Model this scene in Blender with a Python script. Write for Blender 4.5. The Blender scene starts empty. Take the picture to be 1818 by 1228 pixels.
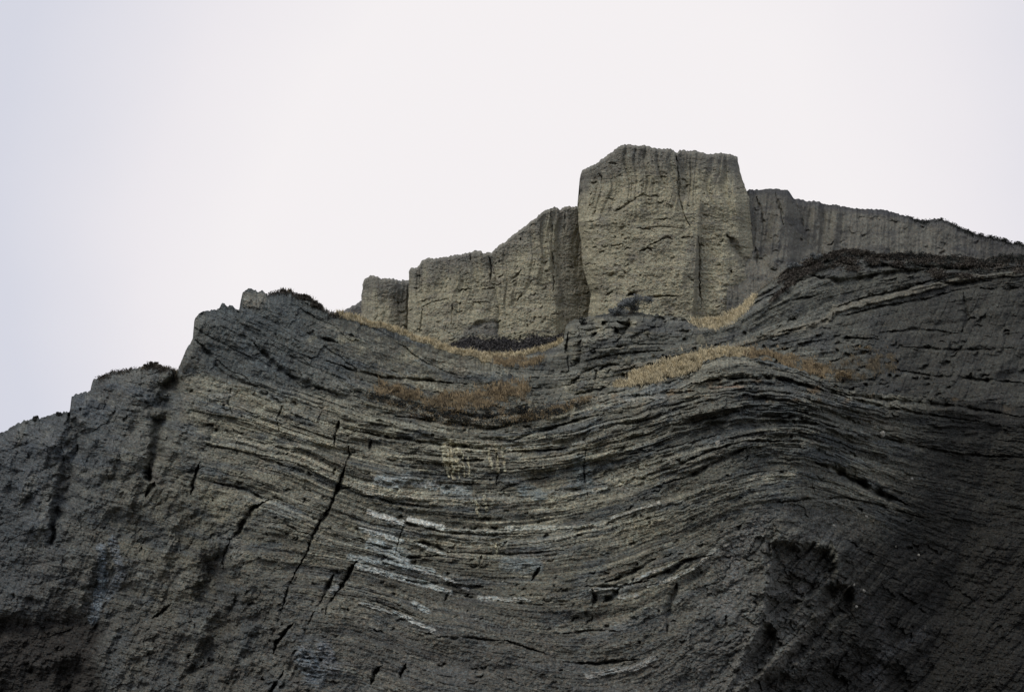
import bpy, math, random
import numpy as np
from mathutils import Vector
random.seed(7); rng = np.random.default_rng(7)
R = math.radians
scene = bpy.context.scene
COL = scene.collection

# ------------------------------------------------------------------ camera
PITCH = R(28.0); CAMZ = 1.7; LENS = 35.0
FPX = 1818 * LENS / 36.0
cam_data = bpy.data.cameras.new('camera'); cam = bpy.data.objects.new('camera', cam_data)
COL.objects.link(cam)
cam.location = (0, 0, CAMZ); cam.rotation_euler = (R(90) + PITCH, 0, 0)
cam_data.lens = LENS; cam_data.sensor_width = 36; cam_data.clip_end = 6000
scene.camera = cam

# ------------------------------------------------------------------ sky and light
SUN_EL, SUN_AZ = R(52), R(-128)      # azimuth from +Y, clockwise: behind the viewer, to the left
world = bpy.data.worlds.new('World'); scene.world = world; world.use_nodes = True
nt = world.node_tree; N = nt.nodes; L = nt.links; N.clear()
wo = N.new('ShaderNodeOutputWorld'); bg = N.new('ShaderNodeBackground')
sky = N.new('ShaderNodeTexSky'); sky.sky_type = 'NISHITA'; sky.sun_disc = False
sky.sun_elevation = SUN_EL; sky.sun_rotation = SUN_AZ
bg2 = N.new('ShaderNodeBackground'); mixs = N.new('ShaderNodeMixShader')
bg.inputs['Strength'].default_value = 0.08
L.new(sky.outputs[0], bg.inputs['Color'])
tc = N.new('ShaderNodeTexCoord')
# overcast: thinnest and brightest over the summit, a little thicker and bluer towards the sides
dot = N.new('ShaderNodeVectorMath'); dot.operation = 'DOT_PRODUCT'
nrm = N.new('ShaderNodeVectorMath'); nrm.operation = 'NORMALIZE'
L.new(tc.outputs['Generated'], nrm.inputs[0]); L.new(nrm.outputs[0], dot.inputs[0])
cdir = Vector((0.05, math.cos(R(33)), math.sin(R(33)))).normalized()
dot.inputs[1].default_value = cdir
nz = N.new('ShaderNodeTexNoise'); nz.inputs['Scale'].default_value = 2.2; nz.inputs['Detail'].default_value = 5
L.new(nrm.outputs[0], nz.inputs['Vector'])
mad = N.new('ShaderNodeMath'); mad.operation = 'MULTIPLY_ADD'; mad.inputs[1].default_value = 0.07; 
L.new(nz.outputs[0], mad.inputs[0]); L.new(dot.outputs['Value'], mad.inputs[2])
cr = N.new('ShaderNodeValToRGB')
e = cr.color_ramp.elements
e[0].position = 0.60; e[0].color = (0.54, 0.57, 0.67, 1)
e[1].position = 1.03 if False else 1.0; e[1].color = (0.93, 0.895, 0.905, 1)
m = e.new(0.90); m.color = (0.69, 0.70, 0.785, 1)
m = e.new(0.96); m.color = (0.86, 0.83, 0.865, 1)
L.new(mad.outputs[0], cr.inputs[0]); L.new(cr.outputs[0], bg2.inputs['Color'])
bg2.inputs['Strength'].default_value = 1.0
mixs.inputs[0].default_value = 0.97
L.new(bg.outputs[0], mixs.inputs[1]); L.new(bg2.outputs[0], mixs.inputs[2]); L.new(mixs.outputs[0], wo.inputs['Surface'])

sd = bpy.data.lights.new('sun', 'SUN'); sd.energy = 1.25; sd.angle = R(24); sd.color = (1.0, 0.95, 0.86)
so = bpy.data.objects.new('sun', sd); COL.objects.link(so)
sdir = Vector((math.sin(SUN_AZ) * math.cos(SUN_EL), math.cos(SUN_AZ) * math.cos(SUN_EL), math.sin(SUN_EL)))
so.rotation_euler = (-sdir).to_track_quat('-Z', 'Y').to_euler(); so.location = sdir * 200
scene.view_settings.view_transform = 'Standard'; scene.view_settings.look = 'None'
scene.view_settings.exposure = 0.0; scene.view_settings.gamma = 1.0

# ------------------------------------------------------------------ noise (numpy)
def h2(ix, iy, seed=0):
    x = (ix.astype(np.int64) * 374761393 + iy.astype(np.int64) * 668265263 + seed * 1274126177) & 0xffffffff
    x = ((x ^ (x >> 13)) * 1274126177) & 0xffffffff
    x = ((x ^ (x >> 16)) * 2246822519) & 0xffffffff
    return ((x ^ (x >> 15)) & 0xffffff) / float(0xffffff)
def vn(x, y, seed=0):                                   # gradient noise, about -1..1
    ix = np.floor(x); iy = np.floor(y); fx = x - ix; fy = y - iy
    ux = fx * fx * fx * (fx * (fx * 6 - 15) + 10); uy = fy * fy * fy * (fy * (fy * 6 - 15) + 10)
    def g(dx, dy):
        a = h2(ix + dx, iy + dy, seed) * 6.2831853
        return np.cos(a) * (fx - dx) + np.sin(a) * (fy - dy)
    n0 = g(0, 0) * (1 - ux) + g(1, 0) * ux; n1 = g(0, 1) * (1 - ux) + g(1, 1) * ux
    return (n0 * (1 - uy) + n1 * uy) * 1.5
def fbm(x, y, oct=5, seed=0, gain=0.5, ridge=False):
    s = 0; a = 1.0; t = 0
    for o in range(oct):
        n = vn(x, y, seed + o * 17)
        if ridge: n = 1 - 2 * np.abs(n)
        s = s + a * n; t += a; a *= gain
        x, y = (x * 1.9 + y * 0.55 + 13.7), (y * 1.9 - x * 0.55 + 7.1)
    return s / t * (1.3 if not ridge else 1.0)
def fbma(x, y, oct=4, seed=0, gain=0.5):                # keeps its direction (no rotation between octaves)
    s = 0; a = 1.0; t = 0
    for o in range(oct):
        s = s + a * vn(x + o * 5.3, y + o * 9.1, seed + o * 31); t += a; a *= gain; x = x * 2.03; y = y * 2.03
    return s / t * 1.3
def sm(x, a, b):
    t = np.clip((x - a) / (b - a), 0, 1); return t * t * (3 - 2 * t)
def cr_in(pts, x, smooth=0):
    p = np.array(pts, float)
    if not smooth: return np.interp(x, p[:, 0], p[:, 1])
    gx = np.arange(-500, 2600, 4.0); gy = np.interp(gx, p[:, 0], p[:, 1])
    # carry the end slopes on outside the traced range
    k = max(1, int(smooth / 4)); w = np.hanning(2 * k + 3); w /= w.sum()
    gy = np.convolve(np.pad(gy, k + 1, mode='edge'), w, mode='valid')
    return np.interp(x, gx, gy)
_WC = {}
def window(px, py, x0, x1, y0, y1):
    k = (px.__array_interface__['data'][0], px.shape, py.__array_interface__['data'][0], px.strides)
    if k not in _WC:
        if len(_WC) > 40: _WC.clear()
        _WC[k] = (px.min(0), px.max(0), py.min(1), py.max(1), px, py)
    a, b, c, d = _WC[k][:4]
    cols = np.nonzero((b >= x0) & (a <= x1))[0]; rows = np.nonzero((d >= y0) & (c <= y1))[0]
    if not len(cols) or not len(rows): return None
    return slice(rows[0], rows[-1] + 1), slice(cols[0], cols[-1] + 1)
def pdist(px, py, poly, reach):
    d = np.full(px.shape, 1e9); p = np.array(poly, float); tpos = np.zeros(px.shape)
    x0, x1 = p[:, 0].min() - reach, p[:, 0].max() + reach; y0, y1 = p[:, 1].min() - reach, p[:, 1].max() + reach
    mk = window(px, py, x0, x1, y0, y1)
    if mk is None: return d, tpos
    X = px[mk]; Y = py[mk]; D = np.full(X.shape, 1e9); T = np.zeros(X.shape); n = len(p) - 1
    for i in range(n):
        a, b = p[i], p[i + 1]; v = b - a; l2 = max((v ** 2).sum(), 1e-6)
        t = np.clip(((X - a[0]) * v[0] + (Y - a[1]) * v[1]) / l2, 0, 1)
        dd = np.hypot(X - a[0] - t * v[0], Y - a[1] - t * v[1]); k = dd < D
        D = np.where(k, dd, D); T = np.where(k, (i + t) / n, T)
    d[mk] = D; tpos[mk] = T
    return d, tpos
def inpoly(px, py, poly):
    c = np.zeros(px.shape, bool); n = len(poly); j = n - 1
    for i in range(n):
        xi, yi = poly[i]; xj, yj = poly[j]
        if yi != yj:
            c ^= ((yi > py) != (yj > py)) & (px < (xj - xi) * (py - yi) / (yj - yi) + xi)
        j = i
    return c
def region(px, py, poly, soft):                         # soft-edged patch, 0..1
    out = np.zeros(px.shape); p = np.array(poly, float); m_ = soft * 3 + 4
    mk = (px > p[:, 0].min() - m_) & (px < p[:, 0].max() + m_) & (py > p[:, 1].min() - m_) & (py < p[:, 1].max() + m_)
    if not mk.any(): return out
    X = px[mk][None]; Y_ = py[mk][None]
    D = np.full(X.shape, 1e9); q = list(poly) + [poly[0]]
    for (ax, ay), (bx, by) in zip(q[:-1], q[1:]):
        vx, vy = bx - ax, by - ay; l2 = max(vx * vx + vy * vy, 1e-6); t = np.clip(((X - ax) * vx + (Y_ - ay) * vy) / l2, 0, 1)
        D = np.minimum(D, np.hypot(X - ax - t * vx, Y_ - ay - t * vy))
    sd_ = np.where(inpoly(X, Y_, poly), D, -D)
    out[mk] = sm(np.clip(sd_, -soft, soft), -soft, soft)[0]
    return out

# a photo direction and a distance north of the viewer -> a place
CP, SP = math.cos(PITCH), math.sin(PITCH)
def place(px, py, Y):
    cx = (px - 909) / FPX; cy = (614 - py) / FPX
    dy = CP - cy * SP; dz = SP + cy * CP
    k = Y / dy
    return cx * k, Y, CAMZ + dz * k

# ------------------------------------------------------------------ mesh helpers
def grid_mesh(name, P, C, mat, smooth=False, extra=None):
    nr, nc = P.shape[:2]
    me = bpy.data.meshes.new(name)
    me.vertices.add(nr * nc); me.vertices.foreach_set('co', P.reshape(-1).astype(np.float32))
    i = np.arange(nr * nc).reshape(nr, nc)
    q = np.stack([i[:-1, :-1], i[1:, :-1], i[1:, 1:], i[:-1, 1:]], -1).reshape(-1, 4)
    pv = P.reshape(-1, 3); dg = np.linalg.norm(pv[q[:, 0]] - pv[q[:, 1]], axis=1) + np.linalg.norm(pv[q[:, 2]] - pv[q[:, 3]], axis=1)
    q = q[dg > 1e-4]
    me.loops.add(q.size); me.loops.foreach_set('vertex_index', q.reshape(-1).astype(np.int32))
    me.polygons.add(len(q)); me.polygons.foreach_set('loop_start', (np.arange(len(q)) * 4).astype(np.int32))
    me.polygons.foreach_set('use_smooth', np.full(len(q), smooth))
    at = me.color_attributes.new('rock', 'FLOAT_COLOR', 'POINT')
    cc = np.ones((nr * nc, 4), np.float32); cc[:, :3] = np.clip(C.reshape(-1, 3), 0.003, 0.9)
    at.data.foreach_set('color', cc.reshape(-1))
    me.update(calc_edges=True); me.validate()
    me.materials.append(mat)
    o = bpy.data.objects.new(name, me); COL.objects.link(o)
    return o
def poly_obj(name, V, F, mat, parent=None, smooth=False, loc=(0, 0, 0)):
    me = bpy.data.meshes.new(name); me.from_pydata([tuple(v) for v in V], [], F); me.update()
    if smooth: me.polygons.foreach_set('use_smooth', [True] * len(me.polygons))
    if isinstance(mat, list):
        for m_ in mat: me.materials.append(m_)
    else: me.materials.append(mat)
    o = bpy.data.objects.new(name, me); COL.objects.link(o); o.location = loc
    if parent: o.parent = parent
    return o
def tag(o, label, cat, group=None, kind=None):
    if label: o['label'] = label
    if cat: o['category'] = cat
    if group: o['group'] = group
    if kind: o['kind'] = kind
    return o

def rock_mat(name, speck=0.35, bump=0.5, scale=1.0, layer=0.0):
    m = bpy.data.materials.new(name); m.use_nodes = True; t = m.node_tree; n = t.nodes; l = t.links
    b = n['Principled BSDF']; b.inputs['Roughness'].default_value = 0.93
    b.inputs['Specular IOR Level'].default_value = 0.12
    at = n.new('ShaderNodeVertexColor'); at.layer_name = 'rock'
    tcx = n.new('ShaderNodeTexCoord')
    n1 = n.new('ShaderNodeTexNoise'); n1.inputs['Scale'].default_value = 6.0 * scale; n1.inputs['Detail'].default_value = 4; n1.inputs['Roughness'].default_value = 0.75
    n2 = n.new('ShaderNodeTexNoise'); n2.inputs['Scale'].default_value = 0.9 * scale; n2.inputs['Detail'].default_value = 6; n2.inputs['Roughness'].default_value = 0.7
    mp = n.new('ShaderNodeMapping'); mp.inputs['Scale'].default_value = (1, 1, 1.8)
    l.new(tcx.outputs['Object'], mp.inputs[0]); l.new(mp.outputs[0], n1.inputs['Vector']); l.new(mp.outputs[0], n2.inputs['Vector'])
    mr = n.new('ShaderNodeMapRange'); mr.inputs['From Min'].default_value = 0.3; mr.inputs['From Max'].default_value = 0.7
    mr.inputs['To Min'].default_value = 1 - speck; mr.inputs['To Max'].default_value = 1 + speck
    l.new(n1.outputs[0], mr.inputs['Value'])
    mr2 = n.new('ShaderNodeMapRange'); mr2.inputs['From Min'].default_value = 0.3; mr2.inputs['From Max'].default_value = 0.7
    mr2.inputs['To Min'].default_value = 0.82; mr2.inputs['To Max'].default_value = 1.18
    l.new(n2.outputs[0], mr2.inputs['Value'])
    mu = n.new('ShaderNodeMath'); mu.operation = 'MULTIPLY'; l.new(mr.outputs[0], mu.inputs[0]); l.new(mr2.outputs[0], mu.inputs[1])
    vm = n.new('ShaderNodeVectorMath'); vm.operation = 'SCALE'; l.new(at.outputs[0], vm.inputs[0]); l.new(mu.outputs[0], vm.inputs['Scale'])
    # mineral tint: small warm and green-blue grains
    n3 = n.new('ShaderNodeTexNoise'); n3.inputs['Scale'].default_value = 5.0 * scale; n3.inputs['Detail'].default_value = 4
    l.new(mp.outputs[0], n3.inputs['Vector'])
    crx = n.new('ShaderNodeValToRGB'); ee = crx.color_ramp.elements
    ee[0].position = 0.35; ee[0].color = (1.14, 0.99, 0.86, 1); ee[1].position = 0.65; ee[1].color = (0.88, 1.02, 1.08, 1)
    l.new(n3.outputs[1], crx.inputs[0])
    vm2 = n.new('ShaderNodeVectorMath'); vm2.operation = 'MULTIPLY'; l.new(vm.outputs[0], vm2.inputs[0]); l.new(crx.outputs[0], vm2.inputs[1])
    l.new(vm2.outputs[0], b.inputs['Base Color'])
    bp = n.new('ShaderNodeBump'); bp.inputs['Strength'].default_value = bump; bp.inputs['Distance'].default_value = 0.12
    l.new(n1.outputs[0], bp.inputs['Height']); l.new(bp.outputs[0], b.inputs['Normal'])
    return m
def plain_mat(name, c1, c2, scale=5.0, rough=0.9, bump=0.0, trans=0.0):
    m = bpy.data.materials.new(name); m.use_nodes = True; t = m.node_tree; n = t.nodes; l = t.links
    b = n['Principled BSDF']; b.inputs['Roughness'].default_value = rough; b.inputs['Specular IOR Level'].default_value = 0.15
    tcx = n.new('ShaderNodeTexCoord'); n1 = n.new('ShaderNodeTexNoise'); n1.inputs['Scale'].default_value = scale; n1.inputs['Detail'].default_value = 5
    l.new(tcx.outputs['Object'], n1.inputs['Vector'])
    c = n.new('ShaderNodeValToRGB'); c.color_ramp.elements[0].position = 0.35; c.color_ramp.elements[1].position = 0.65
    c.color_ramp.elements[0].color = (*c1, 1); c.color_ramp.elements[1].color = (*c2, 1)
    l.new(n1.outputs[0], c.inputs[0]); l.new(c.outputs[0], b.inputs['Base Color'])
    if bump:
        bp = n.new('ShaderNodeBump'); bp.inputs['Strength'].default_value = bump; bp.inputs['Distance'].default_value = 0.05
        l.new(n1.outputs[0], bp.inputs['Height']); l.new(bp.outputs[0], b.inputs['Normal'])
    return m
M_shale = rock_mat('folded_shale', 0.6, 0.6, 1.0)
M_sand = rock_mat('tower_sandstone', 0.42, 0.45, 0.9)
M_slope = rock_mat('slope_shale', 0.55, 0.6, 0.9)
M_ground = plain_mat('gravel', (0.10, 0.095, 0.085), (0.2, 0.19, 0.17), 3.0, 0.95, 0.5)

# ------------------------------------------------------------------ relief building blocks
def beds(s, a, thk, seed, Lmin=30, Lvar=120, blend=0.55):
    """protrusion of layered rock: every layer, and every block along it, stands out by its own amount (0..1)"""
    sw = s / thk + 0.35 * vn(a / 170., s / 140., seed + 3) + 0.12 * vn(a / 23., s / 30., seed + 4)
    k = np.floor(sw); f = sw - k
    r = h2(k, k * 0, seed); Lk = Lmin + Lvar * h2(k, k * 0 + 5, seed)
    aw = a / Lk + 7 * h2(k, k * 0 + 9, seed) + 0.15 * vn(a / 14., s / 9., seed + 8)
    j = np.floor(aw)
    r2 = h2(k, j, seed + 1)
    v = r * (1 - blend) + r2 * blend
    # rounded upper edge, undercut lower edge
    v = v * (1 - 0.45 * (1 - sm(f, 0, 0.3))) - 0.25 * sm(f, 0.8, 1.0)
    return v, k, j, r2
def groove(px, py, poly, w, depth, seed=0, jit=5.0):
    out = np.zeros(px.shape); p = np.array(poly, float); m_ = w * 3 + 16
    wd = window(px, py, p[:, 0].min() - m_, p[:, 0].max() + m_, p[:, 1].min() - m_, p[:, 1].max() + m_)
    if wd is None: return out
    ax = np.ascontiguousarray(px[wd]); ay = np.ascontiguousarray(py[wd]); jit = min(jit, 1.2 + w * .3)
    qx = ax + jit * vn(ax / 23., ay / 23., seed + 50) + 1.6 * vn(ax / 6., ay / 6., seed + 57); qy = ay + jit * .6 * vn(ax / 23., ay / 19., seed + 51) + 1.3 * vn(ax / 5., ay / 6., seed + 58)
    d, t = pdist(qx, qy, poly, 1e5)
    taper = np.clip(np.minimum(t, 1 - t) * 4, 0.2, 1)
    big = 1.0 if w < 10 else .25
    ww = np.abs(w * taper * (0.75 + 0.5 * big * vn(ax / 14., ay / 14., seed + 52)))
    out[wd] = depth * np.exp(-(d / np.maximum(ww, 0.6)) ** 2) * np.clip(.75 + .8 * big * vn(ax / 19., ay / 19., seed + 53), .15, 1.2)
    return out
def rnd_notches(px, py, n, box, lmin, lmax, w, depth, ang, seed, angv=0.25):
    r = np.random.default_rng(seed); out = np.zeros(px.shape)
    x0, y0, x1, y1 = box
    for _ in range(n):
        cx = r.uniform(x0, x1); cy = r.uniform(y0, y1); l_ = r.uniform(lmin, lmax); th = ang(cx, cy) if callable(ang) else ang
        th += r.normal(0, angv); ww = w * r.uniform(0.6, 1.5); dp = depth * r.uniform(0.4, 1.3)
        mk = window(px, py, cx - l_ - 6, cx + l_ + 6, cy - l_ - 6, cy + l_ + 6)
        if mk is None: continue
        X = px[mk] - cx; Y = py[mk] - cy; u = X * math.cos(th) - Y * math.sin(th); v = X * math.sin(th) + Y * math.cos(th)
        v = v + 1.2 * np.sin(u * 0.5 + cx)
        # sharp lip above, soft below
        g = np.exp(-(u / (l_ * 0.5)) ** 4) * np.where(v < 0, np.exp(-(v / (ww * 0.45)) ** 2), np.exp(-(v / (ww * 1.5)) ** 2))
        out[mk] = np.maximum(out[mk], dp * g)
    return out

def back_rows(P, C, deep, drop, groundz, steps=7):
    """carry a sheet's crest backwards as a plateau and then down, so the rock has real thickness"""
    top = P[0]; rows = []; cols = []
    for i in range(steps, 0, -1):
        f = i / steps
        q = top.copy(); q[:, 1] += deep * f ** 1.3; q[:, 2] -= drop * f ** 1.5 + (0.25 * np.abs(vn(top[:, 0] * .4 + i * 9.1, top[:, 1] * .1, i)) if i < steps else 0)
        q[:, 0] *= (q[:, 1] / top[:, 1]) ** 0.3
        rows.append(q); cols.append(C[0] * 0.9)
    q = rows[0].copy(); q[:, 1] += 3; q[:, 2] = groundz
    rows.insert(0, q); cols.insert(0, C[0])
    return np.concatenate([np.array(rows), P]), np.concatenate([np.array(cols), C])

def jag(px, pts, a1, a2, seed, corner=1.0):
    y = cr_in(pts, px)
    return y + a1 * fbm(px / 26., px * 0 + seed, 3, seed) + a2 * (h2(np.floor(px / 7.), px * 0, seed) - .5) + a2 * .7 * vn(px / 4., px * 0 + .5, seed + 2)

# ------------------------------------------------------------------ front cliff: the folded strata
CREST = [(-500, 960), (-200, 860), (-60, 800), (0, 768), (30, 752), (60, 743), (100, 735), (124, 730), (127, 703), (135, 698), (160, 693), (165, 678),
         (180, 668), (205, 659), (240, 653), (265, 649), (300, 652), (315, 658), (323, 640), (333, 615), (342, 603), (345, 568), (353, 556), (358, 551), (380, 549),
         (389, 547), (393, 541), (408, 543), (420, 549), (425, 548), (427, 534), (431, 519), (437, 515), (444, 513), (452, 516), (466, 514), (472, 520), (475, 524), (480, 521), (500, 516), (516, 517), (530, 525), (552, 530), (565, 543), (580, 552), (605, 561),
         (650, 574), (690, 586), (705, 587), (730, 600), (760, 608), (800, 622), (840, 631), (868, 642), (888, 648), (905, 660), (918, 676),
         (935, 705), (965, 720), (1000, 722), (1030, 712), (1060, 702), (1100, 690), (1140, 686), (1180, 678), (1215, 668), (1240, 655),
         (1250, 641), (1285, 634), (1320, 633), (1360, 639), (1400, 649), (1430, 660), (1450, 672), (1475, 686), (1520, 697), (1580, 700), (1650, 704),
         (1740, 712), (1818, 720), (2000, 735), (2400, 790)]
F0 = [(-500, 560), (100, 500), (350, 560), (450, 605), (550, 650), (650, 690), (800, 733), (900, 738), (1000, 722), (1060, 700), (1150, 683), (1250, 645), (1330, 633), (1420, 652), (1520, 695), (1650, 705), (1818, 712), (2400, 760)]
F1 = [(-500, 640), (100, 640), (350, 690), (450, 712), (600, 762), (750, 787), (900, 797), (1000, 787), (1100, 762), (1200, 737), (1300, 716), (1400, 714), (1500, 742), (1650, 772), (1818, 790), (2400, 850)]
F2 = [(-500, 690), (100, 735), (330, 776), (424, 796), (521, 817), (632, 868), (701, 882), (798, 892), (880, 893), (1000, 882), (1125, 852), (1221, 818), (1332, 790), (1415, 787), (1456, 795), (1550, 838), (1656, 870), (1818, 900), (2400, 980)]
F3 = [(-500, 760), (100, 800), (383, 861), (438, 871), (508, 900), (566, 922), (632, 948), (711, 967), (790, 982), (900, 985), (1000, 976), (1100, 955), (1200, 925), (1290, 890), (1380, 868), (1450, 870), (1550, 905), (1700, 960), (1818, 985), (2400, 1070)]
F4 = [(-500, 860), (100, 890), (427, 977), (550, 992), (631, 1005), (675, 1018), (730, 1035), (785, 1051), (854, 1062), (895, 1065), (1000, 1068), (1060, 1062), (1130, 1040), (1200, 1010), (1265, 975), (1340, 948), (1420, 948), (1500, 980), (1650, 1040), (1818, 1070), (2400, 1160)]
F5 = [(-500, 980), (100, 980), (430, 1050), (560, 1060), (639, 1072), (768, 1120), (895, 1140), (968, 1160), (1070, 1164), (1155, 1140), (1200, 1110), (1280, 1060), (1380, 1040), (1500, 1080), (1650, 1130), (1818, 1160), (2400, 1260)]
F6 = [(x, y + 140) for x, y in F5]
FS = [F0, F1, F2, F3, F4, F5, F6]; FW = [0, 62, 95, 88, 82, 80, 140]
def fold(px, py, FS=FS, FW=FW, smooth=70):
    s = np.zeros(px.shape); K = [cr_in(f, px, smooth) for f in FS]; base = 0
    s = np.minimum(py - K[0], 0) * 1.0
    for i in range(1, len(FS)):
        s = s + FW[i] * np.clip((py - K[i - 1]) / np.maximum(K[i] - K[i - 1], 20), 0, 1)
    return s + np.maximum(py - K[-1], 0)

def cliff():
    ncol = 1500; nrow = 600
    c = np.linspace(0, 1, ncol)
    # dense in view, sparse to the sides
    px1 = np.concatenate([np.linspace(-420, -12, 110, endpoint=False), np.linspace(-12, 1830, 1430, endpoint=False), np.linspace(1830, 2350, 120)])
    crest = jag(px1, CREST, 2.6, 3.4, 11)
    yb = 1255
    lev = np.linspace(crest[110:-120].min() - 1, yb, nrow)
    PY = np.maximum(lev[:, None], crest[None, :])
    ylow = np.linspace(1262, 1640, 70)
    PY = np.concatenate([PY, np.repeat(ylow[:, None], len(px1), 1)])
    PX = np.repeat(px1[None, :], PY.shape[0], 0)
    cy = np.repeat(crest[None, :], PY.shape[0], 0)
    px, py = PX, PY
    below = py - cy
    s = fold(px, py)
    s = s + 3.5 * fbm(px / 90., py / 60., 3, 12) + 2.5 * sm(px, 1000, 1200) * fbm(px / 30., py / 20., 2, 13)
    wx = px + 0.22 * (py - 900)                           # joints lean a little
    # --- masks
    arr = np.interp(py, [500, 560, 700, 800, 900, 1000, 1100, 1228], [345, 338, 308, 318, 372, 430, 500, 545])
    left = 1 - sm(px - arr, -35, 45)                      # weathered face turning away to the left
    rill = 1 - sm(px - arr - 20 + 40 * vn(px / 90., py / 90., 5), -80, 120)
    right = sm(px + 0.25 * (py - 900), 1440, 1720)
    ledge = np.interp(px, [560, 640, 700, 760, 820, 880, 930, 950], [640, 684, 705, 735, 744, 742, 735, 700])
    up = (1 - sm(py - ledge - 3 * vn(px / 20., py / 20., 9), -2.5, 2.5)) * sm(px, 560, 740) * (1 - sm(px, 935, 960))
    # --- large form
    Y = 57 + 16 * np.clip((1228 - py) / 650, -0.9, 1.2)
    Y += np.clip(arr - px, 0, 420) * 0.043 * 0.62 * left
    Y += 1.6 * np.exp(-((px - 850) / 260.) ** 2) * sm(py, 1250, 900)
    Y -= 3.0 * np.exp(-((px - 1310) / 170.) ** 2) * np.exp(-((py - 780) / 190.) ** 2)
    rr = np.clip(px + 0.3 * (py - 760) - 1440, 0, 330)
    Y += rr * 0.043 * 0.8 * (1 - 0.4 * sm(py, 1150, 1500))
    Y += 4.5 * up
    # gully between the outer knob and the main arris, and the knob's own roundness
    Y += groove(px, py, [(317, 655), (300, 700), (285, 760), (262, 850)], 24, 3.2, 3, 8)
    Y += groove(px, py, [(128, 735), (140, 780), (120, 860), (90, 960)], 26, 2.0, 4, 8)
    Y += 1.6 * (1 - sm(below, 0, 34)) ** 2 * (0.6 + 0.5 * vn(px / 60., py / 60., 7))
    # rolling masses
    Y += 1.3 * fbm(px / 210., py / 190., 3, 21) 
    Y += 0.6 * fbm(px / 70., py / 60., 4, 22) * (0.7 + 0.6 * rill)
    # deep wall recesses, their shade also painted in below
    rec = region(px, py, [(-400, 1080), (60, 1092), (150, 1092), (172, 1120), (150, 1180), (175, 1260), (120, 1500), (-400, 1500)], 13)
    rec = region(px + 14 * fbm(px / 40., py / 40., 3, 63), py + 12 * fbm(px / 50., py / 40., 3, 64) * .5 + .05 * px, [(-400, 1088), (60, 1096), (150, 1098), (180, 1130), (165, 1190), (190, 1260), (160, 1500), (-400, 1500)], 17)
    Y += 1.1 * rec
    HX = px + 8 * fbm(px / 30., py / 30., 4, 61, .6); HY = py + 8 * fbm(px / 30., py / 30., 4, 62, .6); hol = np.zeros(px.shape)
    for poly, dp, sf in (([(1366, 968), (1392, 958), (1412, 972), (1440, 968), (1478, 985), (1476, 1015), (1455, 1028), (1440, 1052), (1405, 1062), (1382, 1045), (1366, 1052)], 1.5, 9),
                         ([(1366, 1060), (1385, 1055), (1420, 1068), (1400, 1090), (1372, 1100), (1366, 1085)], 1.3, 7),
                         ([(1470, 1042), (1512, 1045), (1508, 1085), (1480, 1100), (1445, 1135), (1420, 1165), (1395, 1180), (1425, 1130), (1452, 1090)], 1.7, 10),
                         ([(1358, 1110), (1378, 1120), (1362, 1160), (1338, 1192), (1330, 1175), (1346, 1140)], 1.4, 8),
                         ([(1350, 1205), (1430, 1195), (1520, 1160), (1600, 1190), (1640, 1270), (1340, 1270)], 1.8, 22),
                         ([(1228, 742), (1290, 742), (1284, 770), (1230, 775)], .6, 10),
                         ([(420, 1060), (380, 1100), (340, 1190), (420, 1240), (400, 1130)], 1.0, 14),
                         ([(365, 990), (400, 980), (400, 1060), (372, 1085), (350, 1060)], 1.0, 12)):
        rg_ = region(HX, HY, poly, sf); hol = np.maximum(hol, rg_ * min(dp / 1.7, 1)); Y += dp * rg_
    crag = sm(px + .35 * (py - 1000), 1320, 1400) * sm(py, 930, 980)
    g1, _, _, _ = beds(px * .8 + .75 * py, px * .6 - .8 * py, 34, 161, 24, 60, .85); g2, _, _, _ = beds(px * .75 + .6 * py, px * .6 - .75 * py, 13, 162, 10, 34, .9)
    Y -= (.9 * g1 + .4 * g2) * crag * (1 - .5 * sm(px, 1560, 1700))
    knob = region(px, py, [(1330, 945), (1500, 945), (1510, 985), (1400, 972), (1330, 985)], 16)
    g3, _, _, _ = beds(px + .4 * py, py - .3 * px, 15, 163, 12, 34, .95); Y -= .6 * g3 * knob
    # standing ribs, lower right
    for poly, w, dp in (([(1512, 1035), (1470, 1085), (1425, 1130), (1380, 1175), (1290, 1240)], 15, -1.1),
                        ([(1370, 960), (1366, 1040), (1352, 1100), (1310, 1180), (1275, 1250)], 12, -1.0),
                        ([(1480, 960), (1490, 1000), (1482, 1040)], 12, -1.0)):
        Y += groove(px, py, poly, w, dp, 8, 9)
    # --- strata
    massive = sm(fbm(px / 150., s / 42., 3, 31), -0.15, 0.55)            # quiet beds
    slab = (1 - sm(py - np.interp(px, [340, 450, 560, 640, 760, 940], [655, 685, 700, 700, 735, 735]), -16, 6)) * (1 - sm(px, 935, 950))
    amp = (0.22 + 0.62 * (1 - massive)) * (1 - 0.85 * rill) * (1 - 0.5 * sm(py, 940, 1120)) * (1 - .7 * slab) * (1 - .45 * right)
    hi = np.exp(-((s - 40) / 75.) ** 2) * sm(px, 250, 420)              # rubbly well-bedded zone under the ledge
    lowr = sm(px + 12 * fbm(px / 50., py / 50., 3, 177) + .25 * (py - 1000), 1170, 1300) * sm(py + .15 * (px - 1200) + 14 * fbm(px / 60., py / 60., 3, 178), 880, 985) * (1 - sm(px + 30 * fbm(px / 60., py / 60., 3, 184), 1470, 1580))
    amp = amp * (1 + 0.9 * hi) * (1 - .78 * lowr)
    zone2 = np.exp(-((px - 1360) / 210.) ** 2) * np.exp(-((py - 740) / 130.) ** 2)
    amp = amp * (1 + 0.5 * zone2)
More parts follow.
